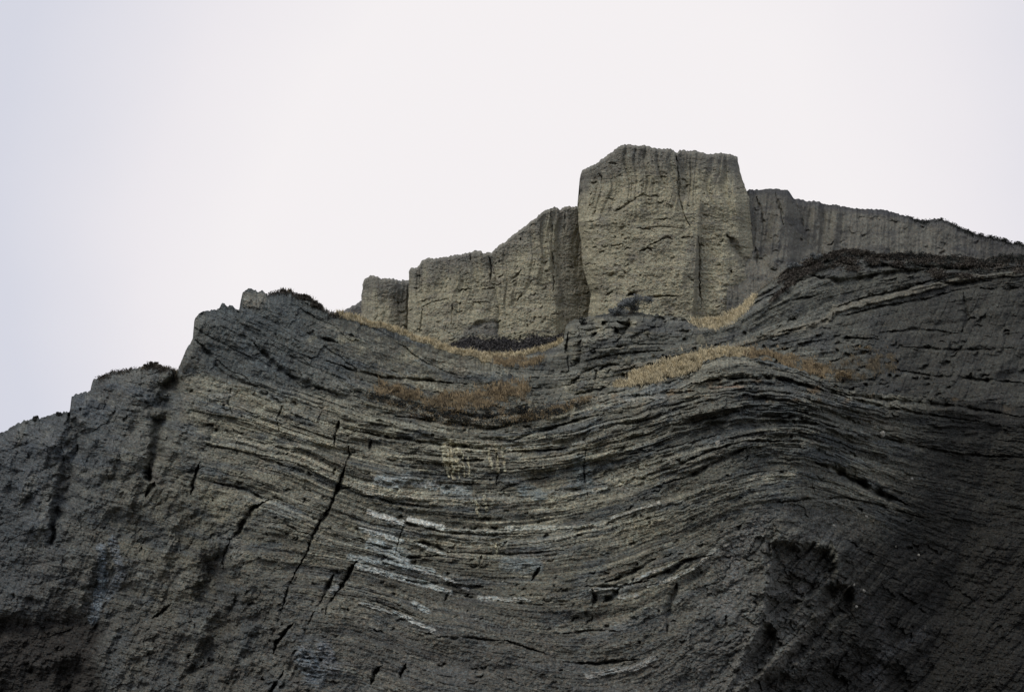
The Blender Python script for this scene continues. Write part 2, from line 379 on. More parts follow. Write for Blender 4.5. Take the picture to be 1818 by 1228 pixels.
    b1, k1, j1, q1 = beds(s, wx, 27, 41, 45, 150, .55); b2, k2, j2, q2 = beds(s, wx, 11.5, 42, 20, 80, .7); b3, k3, j3, q3 = beds(s, wx, 5.2, 43, 10, 45, .75)
    Y -= amp * (0.42 * b1 + 0.34 * b2 + 0.22 * b3)
    c1, _, _, _ = beds(px * .9 + .45 * py, py - .3 * px, 19, 141, 14, 40, .85); c2, _, _, _ = beds(px + .5 * py, py - .2 * px, 8, 142, 6, 22, .9)
    c3, _, _, _ = beds(s, wx + .3 * s, 7, 143, 7, 26, .9)
    Y -= (.30 * c1 + .13 * c2) * (.15 + .5 * rill + .5 * slab) * (.6 + .5 * vn(px / 70., py / 60., 144))
    Y -= .16 * c3 * (.5 + .5 * hi)
    c0, _, _, _ = beds(px * .5 - .85 * py, px * .8 + .5 * py, 40, 145, 30, 70, .8); Y -= .75 * c0 * slab
    c4, _, _, _ = beds(px * .3 + py + 12 * fbm(px / 40., py / 40., 3, 189), px - .3 * py + 12 * fbm(px / 40., py / 40., 3, 190), 13, 146, 12, 50, .9); Y -= .2 * c4 * (zone2 + .15 * right + .3) * (.4 + .6 * sm(vn(px / 55., py / 40., 191), -.3, .4))
    # thin-bedded wavy lamination, stronger to the right
    lam = fbma(wx / 95., s / 7.5, 3, 46)
    WX = px + 16 * fbm(px / 38., py / 38., 3, 185, .6); WY = py + 14 * fbm(px / 34., py / 40., 3, 186, .6)
    e1, _, _, _ = beds(WX * .6 + .8 * WY, WX * .8 - .5 * WY, 26, 187, 14, 60, .8); e2, _, _, _ = beds(WY - .2 * WX, WX, 9, 188, 8, 40, .85)
    Y -= lowr * (.5 * e1 + .18 * e2)
    Y += 0.11 * lam * (1 - lowr) * (0.3 + .8 * zone2 + .5 * right) * (1 - rill)
    sharp = fbma(wx / 60., s / 13., 3, 47)
    Y -= 0.34 * np.maximum(sharp - .12, 0) ** .6 * (0.25 + hi + .6 * zone2) * (1 - rill)
    # --- rills and scallops on the weathered left and lower face
    ru = px + 0.42 * py; rv = py - .3 * px
    rl = fbma(ru / 34., rv / 130., 4, 51)
    Y += (rill * 0.42 + 0.15 * sm(py, 1050, 1250) * (1 - right)) * rl
    Y += rill * 0.22 * np.maximum(fbma(ru / 15., rv / 60., 3, 52), 0)
    Y += (0.16 * rill + .08) * fbm(px / 24., py / 20., 4, 53, 0.55)
    c5, _, _, _ = beds(px * .35 + .9 * py, px - .35 * py, 30, 147, 22, 60, .8); c6, _, _, _ = beds(py - .25 * px, px + .4 * py, 10, 148, 10, 40, .85)
    Y -= (.5 * c5 + .22 * c6) * rill * (.5 + .5 * sm(vn(px / 60., py / 50., 149), -.4, .4))
    # general roughness
    Y += 0.11 * fbm(px / 12., py / 9., 3, 55, .7) + 0.05 * (h2(np.floor(px / 3.3 + vn(px / 9., py / 9., 2)), np.floor(py / 2.7), 9) - .5)
    crg = fbm(px / 40., py / 34., 4, 56, .6, ridge=True)
    Y -= 0.06 * crg * (rill + .25)
    ang = lambda x, y: -0.25 if x < 700 else (0.0 if x < 950 else (.3 if x < 1330 else -.25))
    Y += rnd_notches(px, py, 380, (340, 660, 1640, 1220), 4, 18, 2.4, 0.38, ang, 5)
    Y += rnd_notches(px, py, 70, (20, 700, 600, 1220), 4, 14, 2.6, 0.35, lambda x, y: 1.05, 6)
    # --- traced open joints and undercut beds
    G = [([(614, 822), (607, 845), (597, 872), (590, 890), (580, 908), (570, 925), (556, 950), (541, 985), (523, 1018)], 3.2, 1.9),
         ([(611, 835), (604, 858), (598, 875)], 7, 1.2),
         ([(468, 891), (447, 903), (436, 922), (424, 942), (408, 958)], 5, 1.3),
         ([(353, 822), (345, 850), (340, 878)], 4, 1.2), ([(634, 998), (622, 1012), (607, 1036), (600, 1048)], 4.5, 1.8),
         ([(594, 1020), (582, 1040), (574, 1058)], 5, 1.6), ([(603, 748), (597, 765), (592, 790)], 3.5, 1.2),
         ([(521, 1104), (505, 1122), (490, 1140), (486, 1160)], 4, 1.4), ([(720, 1178), (714, 1190), (711, 1202)], 4, 1.4),
         ([(273, 856), (266, 868), (258, 882)], 6, 1.6), ([(305, 1070), (288, 1084), (270, 1096)], 3.5, 1.0),
         ([(678, 1180), (665, 1195), (660, 1215)], 3.5, 1.2), ([(505, 1190), (484, 1222), (478, 1240)], 4, 1.2),
         ([(795, 1052), (790, 1066)], 3.5, 1.0), ([(960, 1003), (952, 1018), (943, 1030)], 3.2, 1.1),
         ([(1203, 1035), (1196, 1060), (1187, 1085), (1186, 1120)], 9, .7),
         ([(856, 985), (849, 1003)], 3, .8), ([(523, 1018), (512, 1040), (506, 1062), (498, 1085)], 2.2, .7), ([(614, 822), (622, 806), (618, 792)], 2, .6), ([(597, 872), (612, 866), (628, 862)], 2, .6), ([(556, 950), (530, 944), (508, 930), (480, 926)], 1.8, .5), ([(408, 958), (398, 985), (396, 1010)], 2.4, .7), ([(574, 1058), (560, 1080), (548, 1108)], 2, .6), ([(600, 1048), (582, 1074), (578, 1092)], 2.2, .7),
         ([(466, 891), (486, 884), (512, 892)], 1.8, .5), ([(880, 800), (886, 830), (882, 862)], 2.2, .7), ([(716, 930), (712, 950), (700, 985)], 2, .5), ([(1040, 800), (1036, 840), (1044, 880)], 2, .5), ([(660, 780), (655, 800)], 2.4, .7), ([(500, 720), (492, 745), (495, 765)], 2.2, .7), ([(410, 690), (405, 715), (412, 735)], 2.2, .7),
         ([(1070, 1070), (1090, 1058), (1100, 1046)], 8, 1.3), ([(1052, 1046), (1055, 1062), (1052, 1074)], 5, 1.1),
         # undercut beds
         ([(1150, 842), (1190, 830), (1262, 800), (1300, 787), (1350, 782), (1420, 784)], 3.2, .8),
         ([(1180, 858), (1230, 842), (1265, 824), (1300, 805), (1335, 792)], 4.2, 1.0),
         ([(1448, 820), (1480, 832), (1528, 858), (1570, 880), (1610, 895)], 7.5, 1.7),
         ([(1380, 892), (1430, 886), (1500, 884), (1560, 896), (1640, 920)], 3, .7),
         ([(1100, 808), (1170, 800), (1230, 785), (1280, 770)], 3, .7),
         ([(1065, 715), (1100, 705), (1160, 702), (1230, 694)], 5, .9), ([(1228, 680), (1300, 672), (1380, 672), (1450, 690), (1540, 715), (1640, 735), (1740, 748)], 4, .9),
         ([(1380, 738), (1430, 748), (1490, 760)], 4.5, .9), ([(1540, 770), (1620, 790), (1700, 806), (1818, 812)], 3.5, .7),
         ([(1500, 700), (1600, 712), (1700, 722), (1818, 740)], 5, 1.0),
         ([(1075, 1033), (1110, 1022), (1150, 1002), (1165, 990)], 4.5, 1.0), ([(1150, 1027), (1190, 1012), (1215, 996), (1262, 985)], 5, 1.2),
         ([(1040, 1040), (1100, 1040), (1150, 1030)], 3, .7),
         ([(380, 857), (438, 868), (466, 885)], 3, .6), ([(365, 790), (424, 800), (480, 818), (540, 838)], 3.5, .6),
         ([(640, 960), (700, 975), (720, 990), (790, 985)], 3, .8), ([(735, 960), (770, 968), (795, 980)], 4, 1.0), ([(795, 980), (900, 984), (1000, 977)], 2.5, .5),
         ([(720, 1030), (760, 1035), (820, 1040), (860, 1042)], 5, .7), ([(715, 925), (725, 930), (790, 944), (860, 950), (980, 945)], 2.5, .5),
         ([(640, 878), (700, 892), (760, 900)], 3, .6), ([(815, 818), (858, 817)], 4, .9), ([(895, 802), (940, 800), (1008, 798)], 2.2, .8), ([(965, 800), (1010, 795)], 2, .6),
         ([(890, 870), (920, 858), (975, 845)], 4, .5), ([(985, 870), (1030, 868)], 4, .6),
         ([(900, 785), (960, 765), (1030, 745), (1070, 735)], 4, .8), ([(610, 760), (690, 776), (790, 790), (880, 800)], 3.6, .9), ([(700, 738), (790, 752), (880, 760), (930, 748)], 5, .9),
         ([(1000, 1125), (1050, 1118), (1100, 1120)], 2.6, .6), ([(1000, 1175), (1060, 1178), (1130, 1170)], 3.2, .7), ([(895, 1135), (930, 1148), (970, 1160)], 2.2, .6),
         ([(775, 1130), (830, 1132), (895, 1137)], 2.2, .6), ([(650, 1060), (700, 1080), (750, 1098)], 2.2, .3),
         ([(580, 640), (620, 655), (680, 670), (760, 675), (830, 682)], 3.5, .9), ([(450, 610), (480, 640), (520, 672), (600, 700)], 6, .8),
         ([(545, 590), (565, 600), (600, 608)], 6, .9), ([(345, 600), (380, 640), (400, 670), (470, 690)], 7, .7)]
    for i, (poly, w, dp) in enumerate(G): Y += groove(px, py, poly, w, dp, 100 + i, 5)
    # bedding slab steps: everything below a traced line stands forward a little (overhang above recess)
    # --- colour of the rock, with some shade and edge darkening painted in
    shp = px.shape + (3,)
    base = np.zeros(shp); base[:] = (0.158, 0.154, 0.124)
    def mixc(c, w): 
        nonlocal base; base = base * (1 - w[..., None]) + np.array(c) * w[..., None]
    mixc((0.245, 0.232, 0.172), sm(fbm(px / 130., s / 50., 5, 71, .6), -0.1, .5) * .6 * (1 - right))
    mixc((0.098, 0.110, 0.113), sm(fbm(px / 110., s / 26., 5, 72, .6), -0.05, .4) * .75)
    mixc((0.16, 0.135, 0.105), sm(fbm(px / 50., py / 40., 4, 75, .6), .15, .6) * .4)
    # layer by layer tones
    tone = 0.84 + 0.32 * h2(k1, k1 * 0, 5) ; tone = tone * (0.85 + 0.3 * h2(k2, k2 * 0, 6)) * (0.93 + 0.14 * h2(k3, j3, 8)); tone = 1 + (tone - 1) * (1 - rill * .7) * 1.5
    base = base * tone[..., None]
    T1 = fbma(wx / 330., s / 8.5, 3, 171); T2 = fbma(wx / 190., s / 3.6, 3, 172); T3 = fbma(wx / 500., s / 26., 2, 173)
    bedk = (1 - .85 * rill) * (1 - .75 * slab) * (1 - .75 * lowr)
    mixc((.108, .108, .100), lowr * .7); mixc((.16, .16, .145), lowr * sm(fbm(px / 40., py / 50., 4, 179, .6), .05, .5) * .6)
    mixc((.30, .285, .215), np.clip(sm(T1, .14, .34) * .55 + sm(T2, .2, .4) * .6, 0, .9) * bedk * (.35 + .65 * sm(fbm(px / 110., py / 70., 3, 174), -.35, .35)) * (1 - .85 * sm(px, 1000, 1330)) * (1 - .65 * sm(py, 930, 1100)) * (.55 + .45 * h2(k2, j2, 19)))
    base = base * np.exp((.38 * T1 + .50 * T2 + .35 * T3) * bedk)[..., None]
    mixc((0.088, 0.100, 0.115), (1 - sm(px + 0.5 * (py - 800), 40, 420)) * .75)  # blue-grey shale far left, with corner darkening painted into it
    mixc((0.082, 0.081, 0.077), sm(py + .12 * (500 - px), 900, 1180) * .72)  # vignette darkening towards the bottom, painted into the rock
    mixc((.085, .093, .095), sm(fbm(px / 45., py / 90., 4, 175, .6), -.1, .4) * rill * .6)
    mixc((.20, .20, .175), sm(fbm(ru / 40., rv / 90., 4, 176, .6), .1, .6) * rill * .5)                   # pale streaks down the rills
    mixc((0.085, 0.096, 0.098), sm(700 - py + .2 * (px - 400), 0, 50) * sm(px, 330, 380) * (1 - sm(px, 500, 720)) * .8)   # dark cap shale
    pale = sm(fbm(px / 50., py / 26., 4, 73), .0, .5)
    mixc((0.30, 0.285, 0.21), pale * region(px, py, [(520, 572), (620, 590), (720, 610), (860, 648), (900, 668), (820, 660), (700, 640), (600, 625), (540, 600)], 14) * .8)
    mixc((0.30, 0.29, 0.22), pale * region(px, py, [(310, 700), (345, 668), (450, 685), (560, 730), (900, 780), (900, 830), (620, 800), (480, 790), (330, 770)], 20) * .75)
    mixc((0.024, 0.0235, 0.021), sm(right, 0, .9) * .93)  # dark shale, with the shade and vignette of the right side painted in
    mixc((0.062, 0.068, 0.068), zone2 * .72)
    mixc((0.036, 0.033, 0.03), rec * .9); mixc((0.05, 0.046, 0.04), hol * .4)  # shade inside the lower-left recess and the hollows, painted as darker rock
    mixc((.24, .23, .19), region(px, py, [(430, 520), (475, 520), (470, 540), (455, 548), (432, 545)], 4) * .6)
    mixc((0.030, 0.029, 0.026), sm(px + .2 * (py - 1000) + 45 * fbm(px / 60., py / 60., 4, 180, .6), 1360, 1560) * sm(py, 900, 1010) * .78)  # lower-right corner: shade painted into the crag's colour
    mixc((0.17, 0.125, 0.075), sm(fbm(px / 24., py / 18., 4, 74), .2, .6) * np.exp(-((py - ledge + 6) / 26.) ** 2) * sm(px, 600, 700) * .8)
    # white and blue-white mineral bands lying in the bedding
    W = [([(655, 909), (680, 916), (716, 928)], 4.2, (.42, .43, .40), 0), ([(728, 922), (760, 930), (786, 937)], 4.5, (.5, .51, .47), 0), ([(790, 940), (850, 943), (905, 942)], 3.2, (.27, .27, .23), 0),
         ([(900, 938), (950, 936), (985, 937)], 4.5, (.36, .37, .32), 0), ([(985, 937), (1035, 934), (1075, 928)], 2.5, (.33, .33, .27), 0), ([(1085, 920), (1120, 908), (1170, 892)], 2.8, (.34, .34, .3), 0),
         ([(640, 940), (680, 950), (712, 960)], 4, (.44, .46, .43), 0), ([(660, 965), (690, 975), (715, 985), (718, 1000)], 10, (.31, .34, .33), 1), ([(620, 988), (660, 995), (700, 1000), (770, 1015)], 5, (.27, .3, .29), 1),
         ([(632, 1003), (675, 1015), (720, 1028), (762, 1038), (800, 1052)], 4.5, (.33, .35, .33), 0), ([(850, 1060), (900, 1064), (940, 1064)], 3.4, (.33, .34, .31), 1), ([(740, 965), (790, 985)], 3, (.32, .33, .3), 0),
         ([(735, 1010), (800, 1030), (830, 1046)], 2.4, (.3, .3, .28), 1), ([(735, 1070), (760, 1085)], 4, (.31, .33, .31), 0), ([(700, 1085), (735, 1103), (768, 1118)], 3.2, (.40, .41, .38), 1), ([(640, 1070), (700, 1088)], 3, (.27, .28, .26), 1),
         ([(672, 852), (700, 858), (720, 850)], 9, (.25, .275, .27), 1), ([(735, 855), (772, 862)], 7, (.33, .35, .335), 1), ([(790, 868), (830, 872)], 8, (.24, .265, .255), 1), ([(636, 870), (660, 876), (700, 882), (748, 886)], 3, (.33, .32, .27), 1),
         ([(770, 890), (850, 892), (880, 888)], 6, (.24, .23, .18), 1), ([(1050, 1047), (1110, 1040), (1150, 1018), (1210, 1000)], 3.4, (.33, .34, .32), 1), ([(1150, 1040), (1200, 1025), (1240, 1003), (1268, 975)], 3.4, (.33, .33, .29), 1),
         ([(1045, 1200), (1075, 1192), (1130, 1185), (1160, 1168)], 6, (.26, .26, .24), 1), ([(1100, 1060), (1130, 1056)], 4.5, (.3, .3, .27), 1), ([(1290, 1240), (1340, 1190), (1400, 1140)], 5, (.17, .17, .15), 1),
         ([(365, 785), (424, 796), (470, 806), (521, 817), (563, 831)], 3.2, (.27, .26, .2), 1), ([(385, 768), (430, 775), (500, 790), (560, 797)], 3, (.29, .28, .22), 1), ([(900, 795), (1000, 790), (1040, 786)], 1.8, (.34, .34, .3), 1),
         ([(1150, 705), (1178, 706)], 1.6, (.36, .35, .31), 1), ([(1220, 705), (1260, 702)], 1.6, (.3, .27, .2), 1), ([(1255, 688), (1320, 686)], 1.5, (.27, .2, .15), 1), ([(1345, 763), (1400, 762), (1455, 767)], 3, (.19, .185, .15), 1),
         ([(800, 955), (870, 965), (960, 962), (1020, 950)], 3, (.2, .2, .17), 1), ([(650, 716), (720, 730), (760, 733)], 4, (.22, .21, .16), 1), ([(600, 730), (700, 752), (790, 762)], 6, (.25, .245, .19), 1),
         ([(980, 722), (1020, 712), (1060, 700)], 5, (.2, .195, .16), 1), ([(375, 705), (410, 700)], 6, (.25, .25, .22), 1), ([(180, 970), (182, 1030), (165, 1100)], 9, (.17, .2, .225), 1), ([(200, 960), (215, 1020), (190, 1060)], 9, (.15, .17, .19), 1),
         ([(585, 850), (650, 872)], 2.5, (.24, .23, .18), 1), ([(600, 1040), (590, 1048)], 6, (.27, .28, .27), 1), ([(540, 1165), (560, 1200)], 20, (.15, .17, .185), 1), ([(575, 1150), (590, 1190)], 14, (.15, .16, .17), 1),
         ([(930, 870), (960, 880)], 12, (.17, .2, .2), 1), ([(1030, 820), (1040, 860)], 16, (.15, .175, .175), 1), ([(900, 1000), (950, 1005)], 14, (.17, .19, .185), 1)]
    wmax = np.zeros(px.shape)
    JX = px + 3 * vn(px / 11., py / 11., 81); JY = py + 1.6 * vn(px / 12., py / 7., 82) + 1.2 * vn(px / 4., py / 4., 87)
    BK = fbma(wx / 22., s / 4.2, 3, 83)
    for i, (poly, w, c, brk) in enumerate(W):
        d, t = pdist(JX, JY, poly, w * 2.6 + 6)
        w = w * (1.35 if 600 < poly[0][0] < 860 and 840 < poly[0][1] < 1100 else 1.1); k = 1 - sm(d, w * .55, w * 1.1)
        k = k * (1 - .72 * sm(-BK, -.25 if brk else .1, .45 if brk else .6))
        mixc(np.array(c) * (1.32 if 600 < poly[0][0] < 860 and 840 < poly[0][1] < 1100 else 1.12), np.clip(k * (.82 + .25 * vn(px / 5., s / 2.5, 88)), 0, .95)); wmax = np.maximum(wmax, k)
    Y -= 0.16 * wmax
    for poly, w_, c_ in (([(1500, 1035), (1468, 1085), (1425, 1132), (1385, 1172), (1300, 1235)], 11, (.12, .115, .10)), ([(1366, 968), (1364, 1040), (1350, 1100), (1312, 1180), (1280, 1240)], 9, (.13, .128, .115)),
                         ([(1395, 1065), (1430, 1040), (1460, 1000)], 7, (.10, .098, .09)), ([(1340, 950), (1400, 962), (1452, 968), (1480, 975), (1486, 1010)], 8, (.15, .15, .13)), ([(1520, 1050), (1560, 1100), (1570, 1160), (1560, 1228)], 10, (.07, .068, .064)),
                         ([(1640, 1120), (1580, 1160), (1540, 1200)], 10, (.07, .07, .068)), ([(1350, 930), (1300, 985), (1300, 1020), (1290, 1080)], 16, (.15, .15, .14))):
        d, t = pdist(JX + 5 * vn(px / 17., py / 17., 95), JY, poly, w_ * 3)
        mixc(c_, (1 - sm(d, w_ * .4, w_ * 1.5)) * (.45 + .5 * sm(fbm(px / 12., py / 9., 3, 96, .7), -.3, .3)))
    # pale hanging drip crusts in the middle of the trough
    for i, (x, y0, y1, w) in enumerate([(792, 795, 845, 4), (800, 790, 850, 3.5), (811, 792, 848, 2.5), (820, 800, 845, 2.5), (830, 812, 846, 2), (786, 800, 832, 3), (868, 800, 832, 3), (880, 790, 838, 3), (892, 795, 836, 3),
                                        (800, 822, 824, 18), (800, 795, 797, 20), (860, 880, 905, 3), (845, 890, 915, 3), (880, 965, 985, 3)]):
        d, t = pdist(JX, py, [(x, y0), (x + 5, y1)], w * 2)
        k = (1 - sm(d, w * .5, w)) * (.35 + .65 * sm(vn(px / 5., py / 7., 85 + i), -.4, .3)); mixc((.44, .41, .29), k * .95); Y -= .22 * k
    base = base * np.exp(0.42 * fbm(px / 9., py / 6., 3, 91, .85) + .34 * (h2(np.floor(px / 1.7), np.floor(py / 1.6), 92) - .5) * 1.9 + .25 * (1 - rill) * vn(px / 3., s / 14., 93))[..., None]
    X, YY, Z = place(px, py, Y)
    P = np.stack([X, YY, Z], -1)
    P, base = back_rows(P, base, 9, 3.0, -1.0)
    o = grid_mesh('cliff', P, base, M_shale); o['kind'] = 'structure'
    o['label'] = 'dark grey folded shale cliff filling the foreground'
    return px1, crest, PX, PY, Y
CL = cliff()
def cliffY(x, y):
    px1, crest, PX, PY, Y = CL
    c = np.searchsorted(px1, x); c = min(max(c, 0), len(px1) - 1)
    return float(np.interp(y, PY[:, c], Y[:, c]))

# ------------------------------------------------------------------ slope between the front cliff and the towers
HILL = [(640, 640), (700, 640), (760, 628), (810, 626), (860, 632), (900, 634), (940, 629), (985, 614), (1000, 606), (1004, 580), (1012, 570), (1040, 562), (1062, 560), (1085, 556), (1120, 552), (1160, 558), (1185, 560), (1215, 566),
        (1240, 574), (1270, 573), (1300, 562), (1318, 546), (1335, 530), (1352, 512), (1380, 492), (1410, 474), (1440, 460), (1470, 452), (1500, 444), (1530, 447), (1560, 452), (1620, 452), (1680, 457), (1740, 462), (1780, 458), (1818, 456), (1950, 450), (2350, 455)]
K0 = [(600, 600), (900, 600), (1050, 560), (1200, 565), (1300, 560), (1350, 515), (1450, 455), (1550, 438), (1818, 445), (2400, 450)]
K1 = [(600, 640), (900, 655), (1000, 662), (1100, 646), (1200, 633), (1300, 613), (1400, 580), (1480, 552), (1600, 522), (1700, 500), (1818, 482), (2400, 480)]
K2 = [(600, 700), (900, 720), (1000, 700), (1100, 690), (1250, 660), (1400, 660), (1500, 672), (1600, 660), (1700, 655), (1818, 640), (2400, 640)]
K3 = [(x, y + 120) for x, y in K2]
def slope():
    px1 = np.concatenate([np.linspace(660, 1830, 1000, endpoint=False), np.linspace(1830, 2330, 90)])
    crest = jag(px1, HILL, 2.0, 2.2, 23)
    nrow = 290
    yb = np.interp(px1, [660, 900, 960, 1240, 1330, 1500, 1818, 2350], [720, 725, 760, 730, 690, 740, 760, 800])
    yb = 800
    PY = np.maximum(np.linspace(crest.min() - 1, yb, nrow)[:, None], crest[None])
    PX = np.repeat(px1[None], nrow, 0); px, py = PX, PY; below = py - crest[None]
    s = fold(px, py, [K0, K1, K2, K3], [0, 75, 70, 120], 60); wx = px + .2 * py
    Y = 92 - 9 * np.clip((py - 560) / 160., -1.0, 1.2)
    Y += np.clip(px - 1350, 0, 700) * 0.006
    bowl = (1 - sm(px, 985, 1045))
    Y += 3.2 * bowl                                       # hollow left of the spur
    Y -= 1.5 * np.exp(-((px - 1130) / 90.) ** 2) * np.exp(-((py - 600) / 50.) ** 2)
    Y += 1.3 * (1 - sm(below, 0, 22)) ** 2
    Y += 1.0 * fbm(px / 130., py / 90., 3, 121) + .6 * fbm(px / 45., py / 40., 4, 122)
    q = .5 + .6 * sm(fbm(px / 120., s / 40., 2, 123), -.2, .5)
    q = q * (1 - .65 * sm(px, 1500, 1600) * sm(py, 540, 600))
    b1, k1, j1, _ = beds(s, wx, 22, 124, 60, 160, .4); b2, k2, j2, _ = beds(s, wx, 9, 125, 25, 100, .6); b3, k3, j3, _ = beds(s, wx, 4.3, 126, 12, 50, .6)
    rim = (1 - sm(below, 35, 110)) * sm(px, 1340, 1420); Y -= (q + .7 * rim) * (.45 * b1 + .38 * b2 + .24 * b3)
    c1, _, _, _ = beds(px * .9 + .4 * py, py - .3 * px, 12, 151, 8, 30, .85); Y -= .26 * c1
    Y += .16 * fbm(px / 14., py / 10., 4, 127, .6)
    spur = region(px, py, [(1000, 590), (1045, 560), (1160, 556), (1240, 572), (1180, 600), (1080, 625), (1010, 680), (998, 640)], 14)
    d1, _, _, _ = beds(px * .3 + py, px - .2 * py, 17, 152, 12, 34, .9); d2, _, _, _ = beds(py - .1 * px, px, 8, 153, 7, 22, .9); Y -= (.7 * d1 + .35 * d2) * spur
    hatch = region(px, py, [(1300, 545), (1350, 505), (1440, 465), (1420, 500), (1385, 560), (1360, 590), (1320, 575)], 14)
    sh = (px * .62 + py) / 9.
    Y += .45 * hatch * (vn(sh, (px - py) / 70., 128))
    Y += rnd_notches(px, py, 150, (1000, 565, 1818, 700), 5, 22, 3.0, .6, lambda x, y: .12 if x < 1250 else .35, 15)
    G = [([(1095, 572), (1118, 580), (1105, 592), (1096, 606)], 9, 2.4), ([(1092, 580), (1098, 600)], 5, 1.4), ([(1072, 571), (1076, 576)], 6, 2.0), ([(1060, 590), (1048, 600)], 4, 1.2),
         ([(1030, 605), (1032, 630), (1022, 652)], 9, 1.5), ([(1008, 590), (1006, 620), (1010, 660)], 3, 1.2), ([(1158, 570), (1180, 566)], 6, 1.3), ([(1190, 566), (1230, 572)], 8, 1.4), ([(1065, 655), (1080, 648), (1100, 646)], 3.5, 1.0),
         ([(1060, 660), (1056, 675)], 3, 1.0), ([(1303, 595), (1300, 612)], 5, 1.1), ([(1470, 470), (1540, 455), (1600, 462)], 6, 1.0), ([(1440, 490), (1500, 500), (1580, 485), (1650, 478)], 7, 1.0),
         ([(1475, 548), (1530, 530), (1600, 515), (1680, 490)], 3.5, 1.1), ([(1380, 590), (1430, 582), (1478, 570), (1478, 555)], 4, .9), ([(1500, 560), (1560, 545), (1650, 530), (1700, 515)], 3, .8),
         ([(1355, 612), (1362, 625)], 4, .7), ([(1710, 520), (1716, 560), (1708, 590)], 5, .9), ([(1480, 640), (1520, 630), (1545, 623)], 4, .8), ([(1590, 655), (1650, 668), (1720, 672), (1818, 680)], 4, .8),
         ([(1020, 700), (1060, 690)], 4, .8), ([(1010, 680), (1040, 660), (1060, 650)], 3, .7), ([(1740, 512), (1790, 515), (1830, 510)], 6, 1.), ([(1210, 640), (1170, 645)], 3, .7), ([(940, 690), (985, 690), (1020, 680)], 7, .9)]
    G += [([(1330, 535), (1380, 510), (1440, 492)], 4, .9), ([(1345, 560), (1400, 535), (1470, 520)], 3, .7), ([(1310, 560), (1340, 540), (1375, 520)], 3.5, .9), ([(1500, 478), (1560, 470), (1610, 478)], 6, 1.2), ([(1420, 476), (1470, 466), (1520, 470)], 5, 1.1),
          ([(1620, 470), (1700, 478), (1790, 472)], 6, 1.1), ([(1660, 500), (1700, 505), (1760, 498)], 5, .9), ([(1560, 500), (1620, 492)], 4, .8), ([(1560, 590), (1640, 585), (1700, 592)], 3, .6), ([(1600, 615), (1700, 622), (1800, 618)], 3, .6), ([(1420, 610), (1500, 600), (1560, 602)], 2.6, .5),
          ([(1060, 620), (1120, 612), (1200, 612)], 2.5, .6), ([(1040, 640), (1100, 628), (1180, 622)], 2.5, .6)]
    for i, (poly, w, dp) in enumerate(G): Y += groove(px, py, poly, w, dp, 200 + i, 6)
    base = np.zeros(px.shape + (3,)); base[:] = (.138, .139, .119)
    def mixc(c, w):
        nonlocal base; base = base * (1 - w[..., None]) + np.array(c) * w[..., None]
    T1 = fbma(wx / 260., s / 8., 3, 181); T2 = fbma(wx / 150., s / 3.5, 3, 182); base = base * np.exp(.35 * T1 + .35 * T2)[..., None]
    mixc((.24, .225, .175), sm(T1, .1, .5) * .5 * (1 - sm(px, 1250, 1450)))
    mixc((.075, .08, .084), sm(fbm(px / 90., s / 30., 4, 131), -.1, .5) * .6)
    tone = (.85 + .3 * h2(k1, k1 * 0, 15)) * (.88 + .24 * h2(k2, j2, 16)) * (.92 + .16 * h2(k3, j3, 17)); base = base * tone[..., None]
    mixc((.27, .255, .19), sm(fbm(px / 30., py / 18., 4, 132), -.1, .5) * region(px, py, [(1000, 590), (1060, 560), (1150, 565), (1120, 585), (1060, 600), (1015, 640)], 10) * .9)
    base = base * np.exp(.5 * (h2(k2, j2, 154) - .5) * spur)[..., None]
    mixc((.27, .26, .20), sm(fbm(px / 30., s / 12., 4, 133), -.3, .3) * region(px, py, [(980, 690), (1060, 650), (1180, 640), (1240, 630), (1120, 680), (1010, 710)], 10) * .8)
    mixc((.036, .035, .032), sm(px, 1360, 1660) * sm(py - .12 * (1818 - px), 420, 500) * .72)  # shade of the right side painted over the slope's dark rock
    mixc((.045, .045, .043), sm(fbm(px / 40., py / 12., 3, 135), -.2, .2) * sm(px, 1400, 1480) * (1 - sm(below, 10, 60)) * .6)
    d, _ = pdist(px + 4 * vn(px / 20., py / 14., 134), py + 3 * vn(px / 16., py / 16., 136), [(1090, 655), (1180, 640), (1250, 628), (1310, 612), (1370, 592), (1430, 580), (1470, 568), (1484, 548), (1560, 532), (1650, 510), (1720, 492), (1818, 486)], 30)
    w = np.interp(px, [1090, 1250, 1340, 1420, 1500, 1700, 1818], [4, 4, 6, 7, 7, 6, 3])
    k = 1 - sm(d, w * .5, w * 1.1); Y -= .55 * k; mixc((.205, .192, .152), k * (.55 + .45 * sm(vn(px / 13., s / 4., 137), -.5, .2)) * np.interp(px, [1400, 1650, 1818], [1, .62, .35]))
    base = base * np.exp(.4 * fbm(px / 9., py / 6., 3, 138, .8) + .3 * (h2(np.floor(px / 1.7), np.floor(py / 1.6), 192) - .5) * 1.8)[..., None]
    X, YY, Z = place(px, py, Y); P = np.stack([X, YY, Z], -1)
    P, base = back_rows(P, base, 4.0, 0.8, -1)
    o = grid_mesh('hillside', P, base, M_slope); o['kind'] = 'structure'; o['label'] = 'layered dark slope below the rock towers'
    return px1, crest, PX, PY, Y
HS = slope()
def surf(S, x, y):
    px1, crest, PX, PY, Y = S
    c = min(max(np.searchsorted(px1, x), 0), len(px1) - 1)
    return float(np.interp(y, PY[:, c], Y[:, c]))

